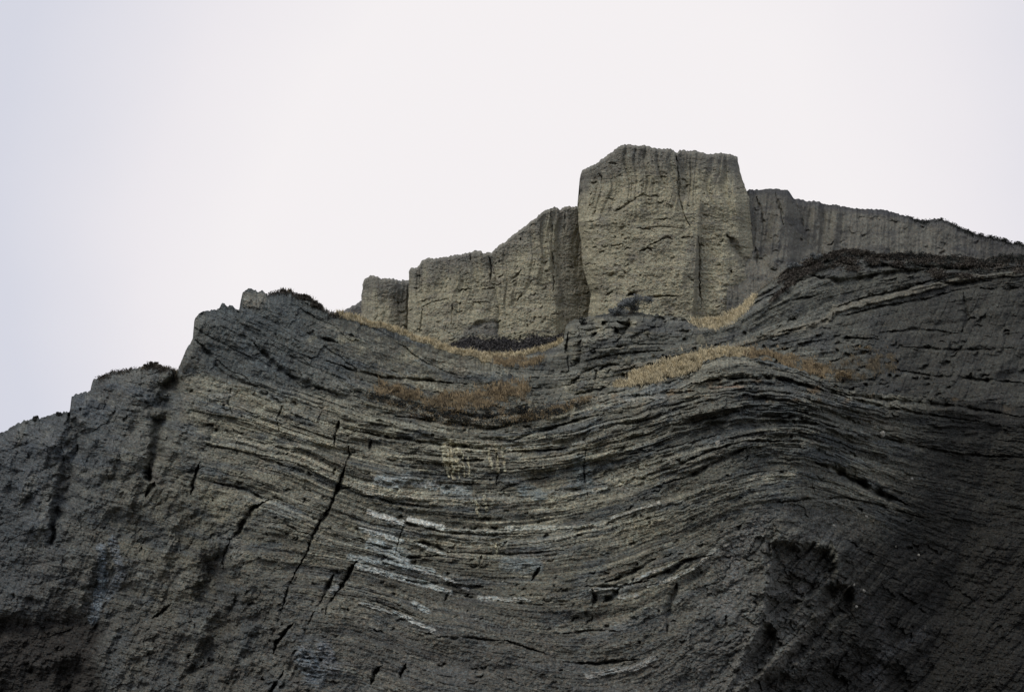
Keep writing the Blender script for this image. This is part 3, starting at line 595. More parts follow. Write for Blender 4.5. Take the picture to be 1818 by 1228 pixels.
# ------------------------------------------------------------------ far ridge to the right of the towers
RIDGE = [(1290, 345), (1332, 338), (1372, 335), (1398, 337), (1404, 345), (1410, 353), (1440, 357), (1480, 364), (1520, 370), (1540, 371), (1562, 371), (1600, 381), (1640, 391), (1652, 390), (1668, 388), (1690, 396), (1715, 409), (1735, 416), (1770, 423), (1800, 431), (1840, 436), (2000, 470), (2350, 560)]
def ridge():
    px1 = np.concatenate([np.linspace(1290, 1830, 460, endpoint=False), np.linspace(1830, 2330, 80)])
    crest = jag(px1, RIDGE, 1.6, 2.0, 33); nrow = 170
    yb = np.interp(px1, [1290, 2400], [600, 640])
    PY = crest[None] + (yb - crest)[None] * np.linspace(0, 1, nrow)[:, None]; PX = np.repeat(px1[None], nrow, 0); px, py = PX, PY; below = py - crest[None]
    Y = 112 - 7 * np.clip(below / 150., 0, 1.4) + np.clip(px - 1400, 0, 900) * .018
    Y -= 3.5 * (1 - sm(px, 1395, 1425))
    Y += 1.4 * (1 - sm(below, 0, 14)) ** 2
    fl = fbma((px + .12 * py) / 20., py / 220., 3, 141)
    Y += 1.1 * fl * (1 - .7 * sm(px, 1440, 1560)) * (1 - sm(below, 90, 170))
    Y += .7 * fbm(px / 90., py / 80., 3, 142) + .35 * fbm(px / 25., py / 25., 4, 143) + .12 * fbm(px / 7., py / 7., 2, 144)
    Y += rnd_notches(px, py, 60, (1340, 350, 1818, 480), 4, 14, 2, .35, .05, 16)
    for i, (poly, w, dp) in enumerate([([(1345, 350), (1352, 380), (1356, 410)], 5, 1.6), ([(1376, 340), (1386, 375), (1392, 400)], 4, 1.8), ([(1410, 355), (1420, 380), (1428, 410)], 6, 1.2), ([(1545, 388), (1562, 391)], 5, 1.2), ([(1342, 440), (1345, 470)], 6, 2)]): Y += groove(px, py, poly, w * .7, dp * .5, 300 + i, 5)
    base = np.zeros(px.shape + (3,)); base[:] = (.165, .158, .135)
    def mixc(c, w):
        nonlocal base; base = base * (1 - w[..., None]) + np.array(c) * w[..., None]
    mixc((.21, .2, .165), sm(fbm(px / 60., py / 60., 4, 145), 0, .5) * .5 * (1 - sm(px, 1500, 1750)))
    mixc((.085, .085, .085), sm(fbm(px / 50., py / 24., 4, 146), 0, .5) * .6)
    mixc((.05, .052, .058), (1 - sm(below + 4 * vn(px / 12., py / 12., 147), 3, 16)) * .75)
    mixc((.075, .073, .072), sm(px, 1620, 1800) * .75)
    base = base * np.exp(.3 * fbm(px / 8., py / 6., 3, 148, .8) + .28 * (h2(np.floor(px / 1.7), np.floor(py / 1.6), 149) - .5) + .2 * fbma(px / 9., py / 120., 3, 150))[..., None]
    X, YY, Z = place(px, py, Y); P = np.stack([X, YY, Z], -1); P, base = back_rows(P, base, 14, 3, -1)
    o = grid_mesh('ridge', P, base, M_slope); o['kind'] = 'structure'; o['label'] = 'far ridge running down to the right behind the hillside'
    return px1, crest, PX, PY, Y
RG = ridge()

# ------------------------------------------------------------------ rock towers
def tower(name, label, crest_pts, Lp, Rp, bottom, ncol, nrow, Yf, seed, feats=(), notch=60, dark=(), flute=1.0, deep=12, ang=0.12):
    u = np.linspace(0, 1, ncol); cxr = np.array(crest_pts, float)
    pxc = cxr[0, 0] + (cxr[-1, 0] - cxr[0, 0]) * u
    crest = jag(pxc, crest_pts, 1.6, 2.4, seed)
    V = np.linspace(0, 1, nrow)[:, None]
    py = crest[None] + (bottom - crest)[None] * V
    l_ = np.interp(py, [p[1] for p in Lp], [p[0] for p in Lp]) + 1.6 * fbm(py / 14., py * 0 + 3, 3, seed + 1); r_ = np.interp(py, [p[1] for p in Rp], [p[0] for p in Rp]) + 1.6 * fbm(py / 14., py * 0 + 8, 3, seed + 2)
    px = pxc[None] * (1 - V * 0) + 0 * py
    U = np.repeat(u[None], nrow, 0)
    # follow the side outlines
    px = l_ + (r_ - l_) * U
    below = py - crest[None]
    Y = Yf(px, py, U, below)
    Y = Y + 1.2 * (1 - sm(below, 0, 7)) ** 2
    fl = fbma(px / 17. + .8 * vn(px / 60., py / 60., seed), py / 260., 3, seed + 3)
    Y += flute * .95 * np.maximum(fl, -.2) * (1 - .8 * sm(below, 40, 150))
    Y += .55 * fbm(px / 90., py / 70., 3, seed + 4) + .22 * fbm(px / 34., py / 26., 4, seed + 5) + .14 * fbm(px / 9., py / 6., 3, seed + 6, .7) + .08 * (h2(np.floor(px / 3.1 + vn(px / 9., py / 9., 2)), np.floor(py / 2.6), 9) - .5)
    by, kk, jj, _ = beds(py + .05 * px + 10 * vn(px / 100., py / 100., seed), px, 24, seed + 7, 30, 90, .7)
    Y -= .16 * by * sm(below, 30, 90)
    b0, b1 = px.min(), px.max()
    Y += rnd_notches(px, py, notch, (b0, crest.min() + 40, b1, bottom), 3, 13, 1.8, .34, ang, seed + 8)
    Y += rnd_notches(px, py, notch * 2, (b0, crest.min() + 30, b1, bottom), 2, 5, 1.6, .18, .3, seed + 9)
    for i, (poly, w, dp) in enumerate(feats): Y += groove(px, py, poly, w * .75, dp * .62, seed * 10 + i, 2)
    base = np.zeros(px.shape + (3,)); base[:] = (.325, .302, .218)
    def mixc(c, w):
        nonlocal base; base = base * (1 - w[..., None]) + np.array(c) * w[..., None]
    mixc((.37, .345, .255), sm(fbm(px / 60., py / 50., 4, seed + 11), -.1, .5) * .55)
    mixc((.20, .187, .15), sm(fbm(px / 45., py / 60., 4, seed + 12), .0, .5) * .55)
    mixc((.150, .146, .134), (1 - sm(below + 22 * fbma(px / 11., py / 90., 3, seed + 13), 6, 62)) * .75)   # stained rim with drips
    mixc((.19, .175, .16), sm(vn(px / 30., py / 8., seed + 14), .2, .6) * .4)
    for poly, soft, c, w in dark: mixc(c, region(px + 5 * vn(px / 18., py / 30., 3), py + 8 * vn(px / 18., py / 18., 4), poly, soft) * w)
    base = base * np.exp(.26 * fbm(px / 7., py / 6., 3, seed + 15, .8) + .26 * (h2(np.floor(px / 1.8), np.floor(py / 1.6), seed) - .5) * 1.7 + .16 * fbma(px / 120., py / 5., 3, seed + 16) + .16 * fbma(px / 6., py / 120., 3, seed + 17) * (1 - .5 * sm(below, 60, 160)))[..., None]
    # sides wrap back so the tower is solid
    X, YY, Z = place(px, py, Y); P = np.stack([X, YY, Z], -1)
    def side(Pc, Cc, sgn, n=6):
        Ps, Cs = [], []
        for i in range(1, n + 1):
            q = Pc.copy(); f = i / n; q[:, 1] += deep * f; q[:, 0] = Pc[:, 0] * (1 + 0.0) * (q[:, 1] / Pc[:, 1]) - sgn * (.12 * deep * f + .25 * np.abs(vn(Pc[:, 2] * .8, Pc[:, 2] * 0 + i, 5)))
            Ps.append(q); Cs.append(Cc)
        return Ps, Cs
    Pl, Cl = side(P[:, 0], base[:, 0], -1); Pr, Cr = side(P[:, -1], base[:, -1], 1)
    P = np.stack(Pl[::-1] + [P[:, i] for i in range(ncol)] + Pr, 1); base = np.stack(Cl[::-1] + [base[:, i] for i in range(ncol)] + Cr, 1)
    # cap
    rows, cols = [], []
    top = P[0]; yback = top[:, 1].max() + deep * .25
    for i in range(5, 0, -1):
        f = i / 5; q = top.copy(); q[:, 1] = top[:, 1] + (np.maximum(yback, top[:, 1]) - top[:, 1]) * f; q[:, 2] -= 1.0 * f + .2 * f * np.abs(vn(top[:, 0], top[:, 0] * 0 + i, 3)); rows.append(q); cols.append(base[0] * .9)
    q = rows[0].copy(); q[:, 2] = P[-1, :, 2].min(); q[:, 1] += 1; rows.insert(0, q); cols.insert(0, base[0])
    P = np.concatenate([np.array(rows), P]); base = np.concatenate([np.array(cols), base])
    o = grid_mesh(name, P, base, M_sand)
    tag(o, label, 'rock tower', 'pale rock towers along the skyline')
    return o

def Ybig(px, py, U, below):
    Y = 101 - 3.0 * (py - 260) / 300.
    prof = np.interp(U, [0, .06, .16, .35, .55, .72, .80, .92, 1.0], [6.2, 3.2, 1.6, .3, 0, .6, 1.0, 2.0, 4.2])
    Y = Y + prof
    Y += 1.6 * sm(px + .06 * (py - 400), 1238, 1246) * sm(py, 330, 470) - .9 * sm(px, 1250, 1290) * sm(py, 380, 500)
    Y += 1.2 * sm(px, 1202, 1206) * (1 - sm(py, 320, 380))
    Y += 1.8 * groove(px, py, [(1290, 420), (1315, 455), (1335, 490)], 14, .7, 77, 6)
    return Y
tower('rock_tower', 'tallest square-topped pale tower with a vertical crack, highest point on the skyline',
      [(1029, 318), (1033, 303), (1040, 298), (1052, 293), (1072, 280), (1088, 268), (1100, 260), (1118, 256), (1140, 258), (1165, 262), (1188, 265), (1203, 269), (1208, 266), (1235, 269), (1262, 274), (1285, 271), (1300, 275), (1309, 277)],
      [(1029, 256), (1029, 340), (1026, 360), (1027, 400), (1032, 430), (1034, 470), (1042, 500), (1050, 520), (1046, 545), (1040, 620)], [(1306, 256), (1310, 282), (1314, 305), (1322, 330), (1330, 350), (1333, 400), (1337, 435), (1345, 462), (1351, 500), (1352, 620)],
      620, 320, 330, Ybig, 400,
      feats=[([(1200, 268), (1203, 295), (1204, 328)], 2.0, 1.9), ([(1204, 328), (1206, 350), (1214, 382), (1226, 402)], 1.5, 1.0), ([(1242, 500), (1244, 525), (1244, 550)], 3, 1.8), ([(1240, 420), (1241, 460), (1242, 500)], 4, 1.0),
             ([(1126, 352), (1140, 346), (1156, 350)], 3.2, 1.3), ([(1090, 375), (1105, 368), (1130, 352)], 3, .8), ([(1172, 425), (1186, 420), (1194, 424)], 3, 1.2), ([(1135, 445), (1150, 440), (1158, 447)], 3, 1.0), ([(1150, 437), (1172, 427)], 2.5, .9), ([(1210, 422), (1230, 421)], 2.5, 1.0),
             ([(1112, 525), (1124, 520), (1132, 525)], 5.5, 1.8), ([(1335, 460), (1343, 466), (1342, 472)], 8, 2.4), ([(1145, 528), (1180, 526), (1222, 525)], 2.0, 1.0), ([(1080, 290), (1096, 292)], 3, .8), ([(1160, 390), (1190, 388)], 2.6, .8), ([(1130, 405), (1162, 408)], 2.6, .8),
             ([(1085, 437), (1105, 433)], 2.6, .9), ([(1295, 480), (1300, 482)], 4, 1.2), ([(1076, 525), (1086, 517)], 3, 1.0), ([(1062, 308), (1070, 318)], 3, .9), ([(1310, 336), (1325, 333)], 2.2, 1.0), ([(1040, 395), (1055, 392)], 2.2, .8), ([(1056, 512), (1062, 514)], 3, 1.4), ([(1138, 408), (1170, 402), (1215, 405)], 2.2, .5)],
      notch=90, dark=[([(1222, 420), (1243, 420), (1244, 545), (1236, 545)], 7, (.17, .165, .145), .4), ([(1040, 240), (1320, 240), (1320, 300), (1240, 300), (1200, 340), (1180, 300), (1060, 330), (1030, 340)], 20, (.16, .155, .135), .45), ([(1290, 415), (1310, 430), (1335, 490), (1322, 490)], 8, (.15, .145, .135), .5)], flute=1.0, deep=14)  # dark: painted shade by the joint and lower recess, plus the stained rim
def Ymid(px, py, U, below):
    Y = 107 - 2.5 * (py - 370) / 230.
    Y = Y + np.interp(U, [0, .05, .25, .5, .62, .70, .82, 1.0], [1.6, 1.1, .5, 0, .2, 1.4, 2.3, 4.0])
    return Y
tower('rock_tower', 'pale tower with a sloping top tucked against the left side of the tallest tower',
      [(868, 448), (878, 440), (890, 431), (910, 414), (925, 405), (938, 393), (955, 381), (972, 370), (982, 366), (992, 371), (1000, 367), (1018, 366), (1040, 364)],
      [(872, 360), (872, 470), (880, 540), (884, 600), (884, 640)], [(1042, 360), (1042, 470), (1052, 520), (1050, 640)], 640, 210, 260, Ymid, 500,
      feats=[([(978, 372), (980, 420), (982, 470), (984, 520)], 3.5, 1.4), ([(1002, 380), (1004, 410)], 4, .9), ([(905, 500), (915, 490), (925, 480)], 3, .7), ([(918, 535), (928, 520)], 3, .8)],
      notch=50, dark=[([(980, 360), (1060, 360), (1060, 560), (1010, 590), (985, 540)], 11, (.19, .18, .155), .5)], flute=1.0, deep=13, ang=.45)  # dark: shade of the unlit right facet painted into its colour
def Yleft(px, py, U, below):
    return 107.2 - 2.5 * (py - 450) / 150. + np.interp(U, [0, .06, .2, .5, .8, .93, 1.0], [3.0, 1.5, .6, 0, .4, .9, 1.6])
tower('rock_tower', 'broad pale tower with a gently sloping top, between the smallest tower and the steep-topped one',
      [(727, 482), (730, 476), (744, 471), (748, 463), (765, 458), (790, 456), (815, 451), (845, 447), (868, 448), (888, 452)],
      [(727, 440), (726, 500), (724, 560), (724, 640)], [(890, 440), (888, 520), (892, 560), (892, 640)], 640, 190, 200, Yleft, 600,
      feats=[([(750, 545), (770, 536), (795, 530)], 2.0, .9), ([(750, 548), (746, 590)], 3, .8), ([(803, 540), (800, 575)], 3, .8), ([(835, 450), (836, 462)], 3, 1.4), ([(868, 455), (872, 475), (870, 500)], 4, 1.3), ([(822, 488), (834, 484)], 2.5, 1), ([(855, 513), (882, 511)], 2.3, 1.0), ([(815, 515), (830, 513)], 2.2, .9), ([(840, 537), (870, 537)], 1.8, .9), ([(832, 585), (860, 572), (885, 575)], 10, .9)],
      notch=36, dark=[([(805, 600), (830, 580), (870, 565), (890, 570), (890, 600)], 9, (.13, .13, .13), .7)], flute=.7, deep=12, ang=.05)
def Ysm(px, py, U, below):
    return 113 - 1.5 * (py - 490) / 100. + np.interp(U, [0, .1, .25, .55, .85, 1.0], [3.6, 1.4, .2, .6, 1.6, 3.0])
tower('rock_tower', 'smallest and leftmost flat-topped tower above the grassy crest',
      [(644, 505), (648, 494), (657, 488), (668, 491), (680, 495), (700, 495), (715, 497), (735, 500)],
      [(644, 480), (643, 510), (641, 545), (640, 640)], [(735, 480), (735, 640)], 640, 110, 150, Ysm, 700, notch=16, flute=.5, deep=10,
      dark=[([(690, 480), (740, 480), (740, 620), (700, 620)], 14, (.17, .165, .15), .6)])
def Ylow(px, py, U, below):
    return 118 + np.interp(U, [0, .3, .7, 1.0], [3, .6, 0, 1]) - 1.0 * (py - 530) / 60
tower('rock_outcrop', 'low dark rock outcrop at the left foot of the smallest tower',
      [(590, 572), (602, 556), (612, 549), (622, 544), (633, 536), (646, 530), (670, 526)], [(590, 500), (590, 640)], [(672, 500), (672, 640)], 640, 70, 80, Ylow, 800, notch=8, flute=.3, deep=10,
      dark=[([(580, 500), (680, 500), (680, 640), (580, 640)], 4, (.12, .12, .12), .8)])

# ------------------------------------------------------------------ ground
gx = np.concatenate([np.linspace(-3000, -140, 30), np.linspace(-130, 130, 120), np.linspace(140, 3000, 30)]); gy = np.concatenate([np.linspace(-1500, -40, 20), np.linspace(-30, 140, 90), np.linspace(160, 4500, 30)])
GX, GY = np.meshgrid(gx, gy); GZ = .15 * fbm(GX / 6., GY / 6., 3, 901) - .1
P = np.stack([GX, GY, GZ], -1)[::-1]; C = np.zeros(P.shape) + .15
g = grid_mesh('ground', P, C, M_ground); g['kind'] = 'structure'; g['label'] = 'stony ground in front of the cliff'

# ------------------------------------------------------------------ grass on the ledges (stuff)
def grass_mat(name, a, b): return plain_mat(name, a, b, 2.6, .85)
M_gold = grass_mat('dry_grass', (.34, .285, .17), (.82, .70, .45)); M_rust = grass_mat('rusty_grass', (.15, .118, .075), (.43, .325, .185)); M_drab = grass_mat('drab_grass', (.08, .07, .05), (.22, .175, .11))
def grass(name, label, fn, n, h, mat, seed, lean=.25, wid=.022):
    """fn(rng) -> (px, py, Y); a tuft of a few blades is planted there"""
    r = np.random.default_rng(seed); V = []; F = []
    for _ in range(int(n * 1.35)):
        q = fn(r)
        if q is None: continue
        x, y, z = place(*q)
        hh = h * r.uniform(.2, 1.0) * (1.3 if r.uniform() < .1 else 1)
        for b in range(3):
            bx = x + r.normal(0, .12); by = y - .03 + r.normal(0, .12); a = r.uniform(0, 6.28); ln = lean * r.uniform(.2, 3.2); w = wid * r.uniform(.6, 1.4)
            dx, dy = math.cos(a), math.sin(a); i = len(V); H = hh * r.uniform(.6, 1.1)
            V += [(bx - w, by, z - .15), (bx + w, by, z - .15), (bx + w * .6 + dx * ln * .35 * H, by + dy * ln * .35 * H, z + H * .55), (bx + dx * ln * H, by + dy * ln * H, z + H)]
            F += [(i, i + 1, i + 2), (i, i + 2, i + 3)]
    o = poly_obj(name, V, F, mat); tag(o, label, 'grass', None, 'stuff'); return o
def along(pts, S, sd=5, dY=0.0, dens=None, cut=-.15):
    """gathered round a line on the rock, thinner away from it and in ragged patches"""
    p = np.array(pts, float)
    def f(r):
        x = r.uniform(p[0, 0], p[-1, 0]); q = (x - p[0, 0]) / (p[-1, 0] - p[0, 0]); end = min(q, 1 - q) * 6
        k = np.interp(x, p[:, 0], p[:, 2]) if p.shape[1] > 2 else 1
        y0 = np.interp(x, p[:, 0], p[:, 1]); y = y0 + r.normal(0, sd) * k
        if end < 1 and r.uniform() > end: return None
        if dens is not None and fbm(np.array([x / 22.]), np.array([y / 9.]), 2, dens)[0] + r.normal(0, .14) < cut: return None
        return (x, y, surf(S, x, y) + dY)
    return f
def crestline(S, x0, x1, back=1.6, dens=None):
    px1, crest = S[0], S[1]
    def f(r):
        x = r.uniform(x0, x1)
        if dens is not None and vn(np.array([x / 18.]), np.array([.5]), dens)[0] < r.uniform(-.9, .3): return None
        y = np.interp(x, px1, crest); Y = surf(S, x, y); b = r.uniform(0, back)
        # on the plateau just behind the crest: same height, a little farther
        X, YY, Z = place(x, y, Y); Yn = Y + b
        k = (Z - .1 * b - CAMZ) / Yn; cyv = (k * CP - SP) / (CP + k * SP); 
        return (x, 614 - cyv * FPX, Yn)
    return f
grass('grass', 'dry golden grass running along the crest of the left cliff', crestline(CL, 600, 868, .7), 6500, .62, M_gold, 1)
grass('grass', 'dark wiry grass on the left cliff summit', crestline(CL, 500, 600, 1.0, 3), 700, .40, M_drab, 2)
grass('grass', 'golden grass lip curving under the towers', crestline(HS, 836, 1000, .8), 4200, .62, M_gold, 3)
grass('grass', 'rusty grass in the hollow behind the trough ledge', along([(755, 722, .9), (790, 716, 1.2), (830, 711, .9), (880, 700, 1), (920, 692, 1.1), (945, 684, .5)], CL, 8, 0, 21, -.02), 4200, .42, M_rust, 4)
grass('grass', 'faded grass patches on the ledge under the left cliff', along([(655, 690, 1), (700, 695, 1), (760, 712, 1)], CL, 7, 0, 11, .12), 1500, .42, M_rust, 5)
grass('grass', 'bright golden grass bank behind the dark anticline', along([(1090, 684, .3), (1120, 674, .8), (1150, 665, 1.1), (1200, 652, 1.3), (1250, 636, 1.1), (1290, 627, .8), (1335, 627, .6)], HS, 5.5, -.2, 31, -.2), 9500, .46, M_gold, 6)
grass('grass', 'brown grass spilling right over the anticline crest', along([(1290, 628, .7), (1330, 628, .9), (1380, 638, 1), (1430, 650, 1), (1480, 662, .9)], HS, 7, -.2, 5, 0), 3400, .4, M_rust, 7)
grass('grass', 'tan grass tufts on the dark slope at right', along([(1470, 662, 1.1), (1520, 650, 1.2), (1600, 640, 1)], HS, 10, -.1, 8, .18), 1500, .45, M_drab, 8)
grass('grass', 'yellow grass apron at the foot of the tallest tower', along([(1225, 572, .6), (1270, 574, 1), (1300, 564, 1), (1325, 545, .8), (1345, 522, .6)], HS, 4.5, -.1, 41, -.25), 2400, .5, M_gold, 9)
grass('grass', 'sparse grass along the hill crest on the right', crestline(HS, 1340, 1818, 1.5, 6), 2600, .42, M_drab, 10)
grass('grass', 'thin grass under the golden lip in the bowl', along([(860, 638, .7), (900, 644, 1), (940, 642, .6), (970, 634, .4)], HS, 6, 0, 4, -.05), 1200, .4, M_rust, 12)
grass('grass', 'short grass on the left outer knob', crestline(CL, 250, 318, 1.0, 7), 400, .32, M_drab, 13)
grass('grass', 'reddish ground plants along the trough ledge', along([(900, 738, .8), (960, 732, 1), (1060, 706, .7)], CL, 5, 0, 9, .1), 1000, .28, M_rust, 14)

# ------------------------------------------------------------------ shrubs
M_scrub = plain_mat('low_scrub', (.055, .053, .052), (.13, .12, .112), 1.5, .85); M_leaf_dark = plain_mat('dark_scrub_leaf', (.035, .038, .036), (.07, .072, .062), 3, .8); M_leaf_sage = plain_mat('sage_leaf', (.13, .145, .15), (.27, .28, .27), 3, .8); M_twig = plain_mat('shrub_twig', (.05, .042, .035), (.09, .075, .06), 6, .9)
M_leaf_brown = plain_mat('brown_scrub_leaf', (.065, .056, .047), (.135, .118, .095), 3, .8)
def shrub(label, px, py, Y, w, h, mat, seed, n=700, group='shrubs on the cliff ledges', cat='shrub'):
    r = np.random.default_rng(seed); x, y, z = place(px, py, Y)
    root = bpy.data.objects.new('shrub', None); COL.objects.link(root); root.location = (x, y, z - .1); tag(root, label, cat, group)
    V = []; F = []
    for k in range(9):
        a = r.uniform(0, 6.28); tx = math.cos(a) * w * .42 * r.uniform(.3, 1); ty = math.sin(a) * w * .3; tz = h * r.uniform(.5, .95); i = len(V); t = .03
        V += [(-t, 0, -.3), (t, 0, -.3), (0, t * 1.5, -.3), (tx * .5 - t * .6, ty * .5, tz * .55), (tx * .5 + t * .6, ty * .5, tz * .55), (tx * .5, ty * .5 + t, tz * .55), (tx, ty, tz)]
        F += [(i, i + 1, i + 4, i + 3), (i + 1, i + 2, i + 5, i + 4), (i + 2, i, i + 3, i + 5), (i + 3, i + 4, i + 6), (i + 4, i + 5, i + 6), (i + 5, i + 3, i + 6)]
    poly_obj('stem', V, F, M_twig, root)
    V = []; F = []; cl = [(r.normal(0, .26) * w, r.normal(0, .2) * w, h * r.uniform(.12, .8), r.uniform(.12, .26) * h) for _ in range(10)]
    for k in range(n):
        c = cl[r.integers(10)]; d = r.normal(0, 1, 3); d /= np.linalg.norm(d); rad = c[3] * r.uniform(.4, 1.25)
        p = np.array(c[:3]) + d * rad * np.array([1.5, 1.2, 1]); sz = .075 * r.uniform(.6, 1.5); e1 = r.normal(0, 1, 3); e1 /= np.linalg.norm(e1); e2 = np.cross(e1, d); e2 /= max(np.linalg.norm(e2), .1); i = len(V)
        V += [tuple(p - e1 * sz), tuple(p + e2 * sz * .5), tuple(p + e1 * sz), tuple(p - e2 * sz * .5)]; F.append((i, i + 1, i + 2, i + 3))
    poly_obj('foliage', V, F, mat, root)
    return root
def on(S, x, y): return surf(S, x, y) - .1
shrub('blue-grey sage bush at the foot of the tallest tower', 1118, 555, on(HS, 1118, 556) - .4, 3.6, 1.9, M_leaf_sage, 1, 5200, 'sage bushes below the tallest tower')
shrub('smaller sage bush beside the big one, on its left', 1098, 560, on(HS, 1098, 561), 1.8, 1.1, M_leaf_sage, 2, 1200, 'sage bushes below the tallest tower')
# dark scrub band in front of the tower feet
def rim_scrub(S, x0, x1, d0, d1, n, mat, label, seed, cl=26, sz0=.13):
    V = []; F = []; r = np.random.default_rng(seed); px1, crest = S[0], S[1]; C_ = [(r.uniform(x0, x1), r.uniform(d0, d1) * r.uniform(0, 1), r.uniform(4, 11), r.uniform(1.5, 3.6)) for _ in range(cl)]
    for k in range(n):
        c = C_[r.integers(cl)]; px = c[0] + r.normal(0, 1) * c[2]; py = np.interp(px, px1, crest) + c[1] + r.normal(0, 1) * c[3]
        cr_ = np.interp(px, px1, crest)
        if py < cr_ - 3.5: continue
        x, y, z = place(px, py, surf(S, px, max(py, cr_ + 1)) - .15 - r.uniform(0, .3)); d = r.normal(0, 1, 3); d /= np.linalg.norm(d); e2 = np.cross(d, r.normal(0, 1, 3)); e2 /= np.linalg.norm(e2); sz = sz0 * r.uniform(.5, 1.5); i = len(V); p = np.array((x, y, z))
        V += [tuple(p - d * sz), tuple(p + e2 * sz * .5), tuple(p + d * sz), tuple(p - e2 * sz * .5)]; F.append((i, i + 1, i + 2, i + 3))
    o = poly_obj('scrub', V, F, mat); tag(o, label, 'scrub', None, 'stuff')
rim_scrub(HS, 1370, 1830, 0, 44, 14000, M_leaf_brown, 'brown scrub scattered along the rim of the right hillside', 301, 60, .15)
rim_scrub(HS, 1450, 1830, 0, 26, 6000, M_leaf_dark, 'dark scrub scattered along the rim of the right hillside', 302, 36, .12)
rim_scrub(RG, 1620, 1830, 0, 6, 2500, M_leaf_dark, 'low dark scrub along the top of the far ridge', 303, 30, .1)
rim_scrub(CL, 470, 600, 0, 5, 1600, M_leaf_brown, 'low dry scrub on the rounded left summit', 304, 16, .07)
rim_scrub(CL, 170, 318, 0, 5, 1400, M_leaf_brown, 'low dry scrub on the outer left knob', 305, 16, .07)
def ledge_scrub(pts, sd, n, mat, label, seed, sz0=.07):
    fn = along(pts, CL, sd, -.15, seed, .12); V = []; F = []; r = np.random.default_rng(seed)
    for k in range(n):
        q = fn(r)
        if q is None: continue
        x, y, z = place(*q); z += r.uniform(0, .25); d = r.normal(0, 1, 3); d /= np.linalg.norm(d); e2 = np.cross(d, r.normal(0, 1, 3)); e2 /= np.linalg.norm(e2); sz = sz0 * r.uniform(.5, 1.5); i = len(V); p = np.array((x, y - r.uniform(0, .25), z))
        V += [tuple(p - d * sz), tuple(p + e2 * sz * .5), tuple(p + d * sz), tuple(p - e2 * sz * .5)]; F.append((i, i + 1, i + 2, i + 3))
    o = poly_obj('scrub', V, F, mat); tag(o, label, 'scrub', None, 'stuff')
LP_ = [(640, 700, .8), (720, 722, 1), (790, 742, 1), (860, 744, 1), (930, 738, 1), (1000, 730, .8), (1060, 708, .6)]
ledge_scrub(LP_, 7, 14000, M_leaf_dark, 'dark scrub along the trough ledge', 306)
ledge_scrub(LP_, 8, 7000, M_rust, 'rusty scrub along the trough ledge', 309, .06)
def scrub_band():
    V = []; F = []; r = np.random.default_rng(90)
    for k in range(9000):
        px = r.uniform(800, 1000); py = np.interp(px, [800, 830, 870, 920, 960, 1000], [612, 610, 612, 615, 610, 600]) + r.normal(0, 6) * np.interp(px, [800, 850, 960, 1000], [.3, 1, 1, .5]) + 3 * math.sin(px / 9.)
        x, y, z = place(px, py, 99.0 - (py - 600) * .12 + r.uniform(-.5, .5)); d = r.normal(0, 1, 3); d /= np.linalg.norm(d); e2 = np.cross(d, r.normal(0, 1, 3)); e2 /= np.linalg.norm(e2); sz = .16 * r.uniform(.5, 1.4); i = len(V); p = np.array((x, y, z))
        V += [tuple(p - d * sz), tuple(p + e2 * sz * .5), tuple(p + d * sz), tuple(p - e2 * sz * .5)]; F.append((i, i + 1, i + 2, i + 3))
    o = poly_obj('scrub', V, F, M_scrub); tag(o, 'low dark scrub band between the golden grass and the tower feet', 'scrub', None, 'stuff')
scrub_band()
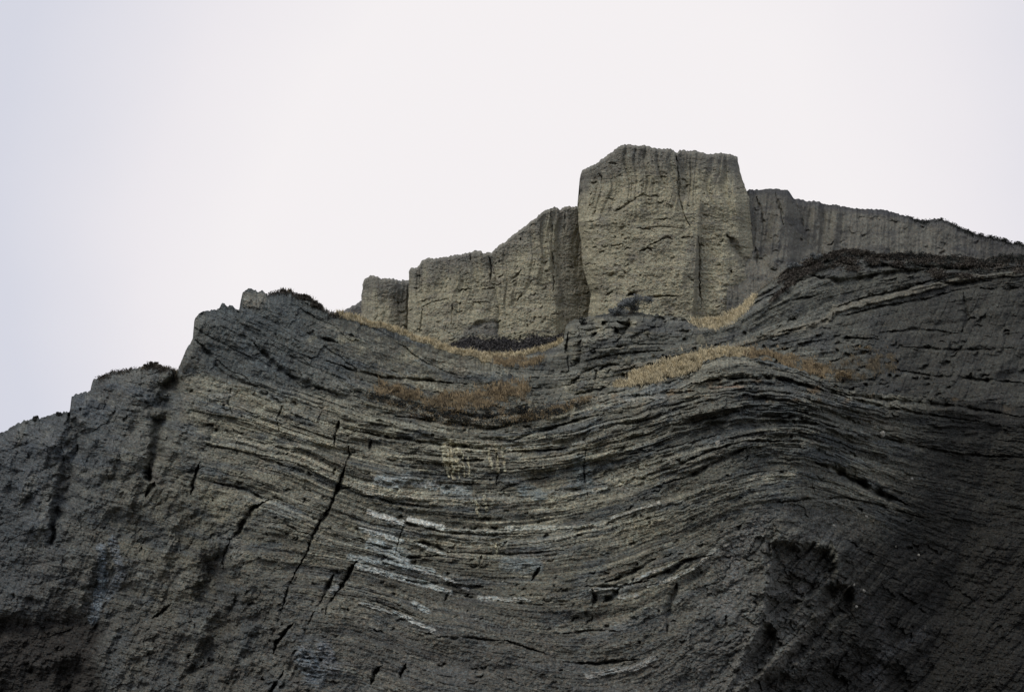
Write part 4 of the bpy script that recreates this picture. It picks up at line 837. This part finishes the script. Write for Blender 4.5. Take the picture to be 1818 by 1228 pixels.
places = [('round dark bush on the far ridge knee', RG, 1668, None, 0.99, 0.50, 'd'), ('dark bush on the far ridge where it starts to drop', RG, 1722, None, 1.05, 0.56, 'd'), ('small bush on the far ridge, right of the knee', RG, 1740, None, 0.93, 0.50, 'd'),
          ('bush on the descending far ridge below the knee', RG, 1760, None, 1.12, 0.56, 'd'), ('tallest bush near the right end of the far ridge', RG, 1785, None, 1.05, 0.81, 'd'), ('bush at the far right edge of the skyline', RG, 1808, None, 1.36, 0.74, 'd'),
          ('tiny bush on the skyline left of the far ridge knee', RG, 1645, None, 0.62, 0.31, 'd'),
          ('lone tiny bush on the low left skyline', CL, 62, None, .55, .55, 'd'), ('tiny bush right of the lone one on the left skyline', CL, 104, None, .45, .35, 'd'), ('low bush on top of the left outer knob', CL, 268, None, 1.3, .45, 'b'),
          ('wiry bush on the left cliff where the golden grass begins', CL, 566, None, 1.4, .7, 'b'), ('dark bush near the rounded left summit', CL, 545, None, 1.2, .45, 'b'),
          ('grey bush on the hill crest right of the tall tower', HS, 1405, 478, 2.0, 1.0, 's'), ('grey bush a little higher on the same hill crest', HS, 1440, 462, 2.2, 1.1, 's'), ('dark bush crowning the middle of the hill crest', HS, 1615, 456, 2.6, 1.2, 'd'),
          ('brown bush below the hill crest middle', HS, 1668, 462, 2.6, 1.1, 'b'), ('brown bush right of the hill crest middle', HS, 1725, 468, 2.4, 1.1, 'b'), ('dark bush near the right end of the hill crest', HS, 1790, 464, 2.8, 1.3, 'd'),
          ('brown bush where the hill crest levels out', HS, 1520, 452, 2.4, 1.0, 'b'), ('brown bush at the left of the level hill crest', HS, 1480, 458, 2.0, .9, 'b'), ('rust-coloured bush in the trough hollow', CL, 690, 698, 1.8, .9, 'r'),
          ('dark bush at the right end of the trough ledge', CL, 930, 738, 2.2, .9, 'd'), ('dark bush in the middle of the trough ledge', CL, 860, 745, 2.4, .8, 'd'), ('dark bush at the left end of the trough ledge', CL, 790, 742, 2.4, .7, 'd'),
          ('orange bush on the dark slope at right', HS, 1535, 624, 1.3, 1.0, 'r'), ('pale tan bush beside the anticline shoulder', HS, 1500, 672, 1.8, 1.0, 'r'), ('bush at the lower end of the orange slope patch', HS, 1450, 655, 1.3, .8, 'r'), ('dark bush by the spur at the bowl edge', HS, 1040, 575, 1.3, .7, 'd')]
MM = {'d': M_leaf_dark, 's': M_leaf_sage, 'b': M_leaf_brown, 'r': M_rust}
for i, (lab, S, x, y, w, h, k) in enumerate(places):
    if y is None:
        y = float(np.interp(x, S[0], S[1])) + 3
    shrub(lab, x, y, on(S, x, y) + (.3 if S is RG else 0), w, h, MM[k], 20 + i, 900 if w > 1.2 else 400)

# ------------------------------------------------------------------ loose rocks
M_pale = rock_mat('pale_stone', .3, .6, 2.0)
def boulder(name, label, px, py, Y, size, col, seed, cat='boulder', group=None, mat=None, sub=24, rough=.3, block=0.35):
    r = np.random.default_rng(seed); x, y, z = place(px, py, Y)
    th = np.linspace(0, 2 * np.pi, sub * 2, endpoint=False); ph = np.linspace(0.0, np.pi, sub); T, PH = np.meshgrid(th, ph)
    d = np.stack([np.sin(PH) * np.cos(T), np.sin(PH) * np.sin(T), np.cos(PH)], -1)
    rad = np.full(T.shape, 1.0)
    for k in range(14):                                   # cut by random planes: angular block
        nn = r.normal(0, 1, 3); nn /= np.linalg.norm(nn); o_ = r.uniform(.62, .92); dn = d @ nn; rad = np.where(dn > 1e-3, np.minimum(rad, o_ / np.maximum(dn, 1e-3)), rad)
    rad = rad + rough * .35 * (vn(d[..., 0] * 4 + seed, d[..., 1] * 4 + d[..., 2] * 3, seed) + .5 * vn(d[..., 0] * 9 + seed, d[..., 2] * 9 + d[..., 1] * 7, seed + 1))
    rad[0] = rad[0].mean(); rad[-1] = rad[-1].mean()
    V = d * rad[..., None] * np.array(size)
    V = np.concatenate([V, V[:, :1]], 1)
    C = np.zeros(V.shape) + np.array(col); C *= (1 + .3 * vn(V[..., 0] * 3, V[..., 2] * 3, seed))[..., None]
    o = grid_mesh(name, V[:, ::-1], C, mat or M_shale); o.location = (x, y, z)
    tag(o, label, cat, group); return o
boulder('boulder', 'pale rounded rock wedged in the gully beside the left corner', 330, 648, cliffY(330, 655), (.45, .5, .75), (.17, .17, .15), 10)
for i, (x, y, sz, lab) in enumerate([(1538, 917, .13, 'white stone stuck in the dark face right of the fold'), (1480, 934, .15, 'tan stone below the white one in the dark face'), (1590, 969, .09, 'tiny pale stone farther right in the dark face'), (1631, 985, .11, 'rightmost pale stone in the dark face'),
                                    (1515, 1037, .12, 'upper stone of the close pair beside the hollow'), (1533, 1048, .14, 'lower stone of the close pair beside the hollow'), (1520, 1076, .11, 'reddish stone under the close pair'), (1619, 850, .16, 'pale stone high on the dark right face'),
                                    (1275, 786, .2, 'pale stone on the arch of the fold'), (1566, 770, .26, 'grey stone above the dark groove of the fold')]):
    boulder('stone', lab, x, y, cliffY(x, y) - .05, (sz, sz, sz), (.42, .40, .35), 30 + i, 'stone', 'pale stones lodged in the dark cliff', M_pale, 10)
for i, (x, y, sx, sz, lab) in enumerate([(1245, 606, .5, .75, 'pale pointed rock hanging on the slope above the golden grass'), (1149, 592, .35, .22, 'small tan rock under the sage bush'), (1160, 631, .2, .14, 'little tan rock left of the golden grass bank'), (1115, 640, .35, .55, 'pale upright rock above the pale bed'), (1100, 636, .25, .4, 'slim pale rock beside the upright one')]):
    boulder('rock', lab, x, y, surf(HS, x, y) - .1, (sx, .4, sz), (.22, .21, .165), 50 + i, 'rock', None, M_pale, 14)
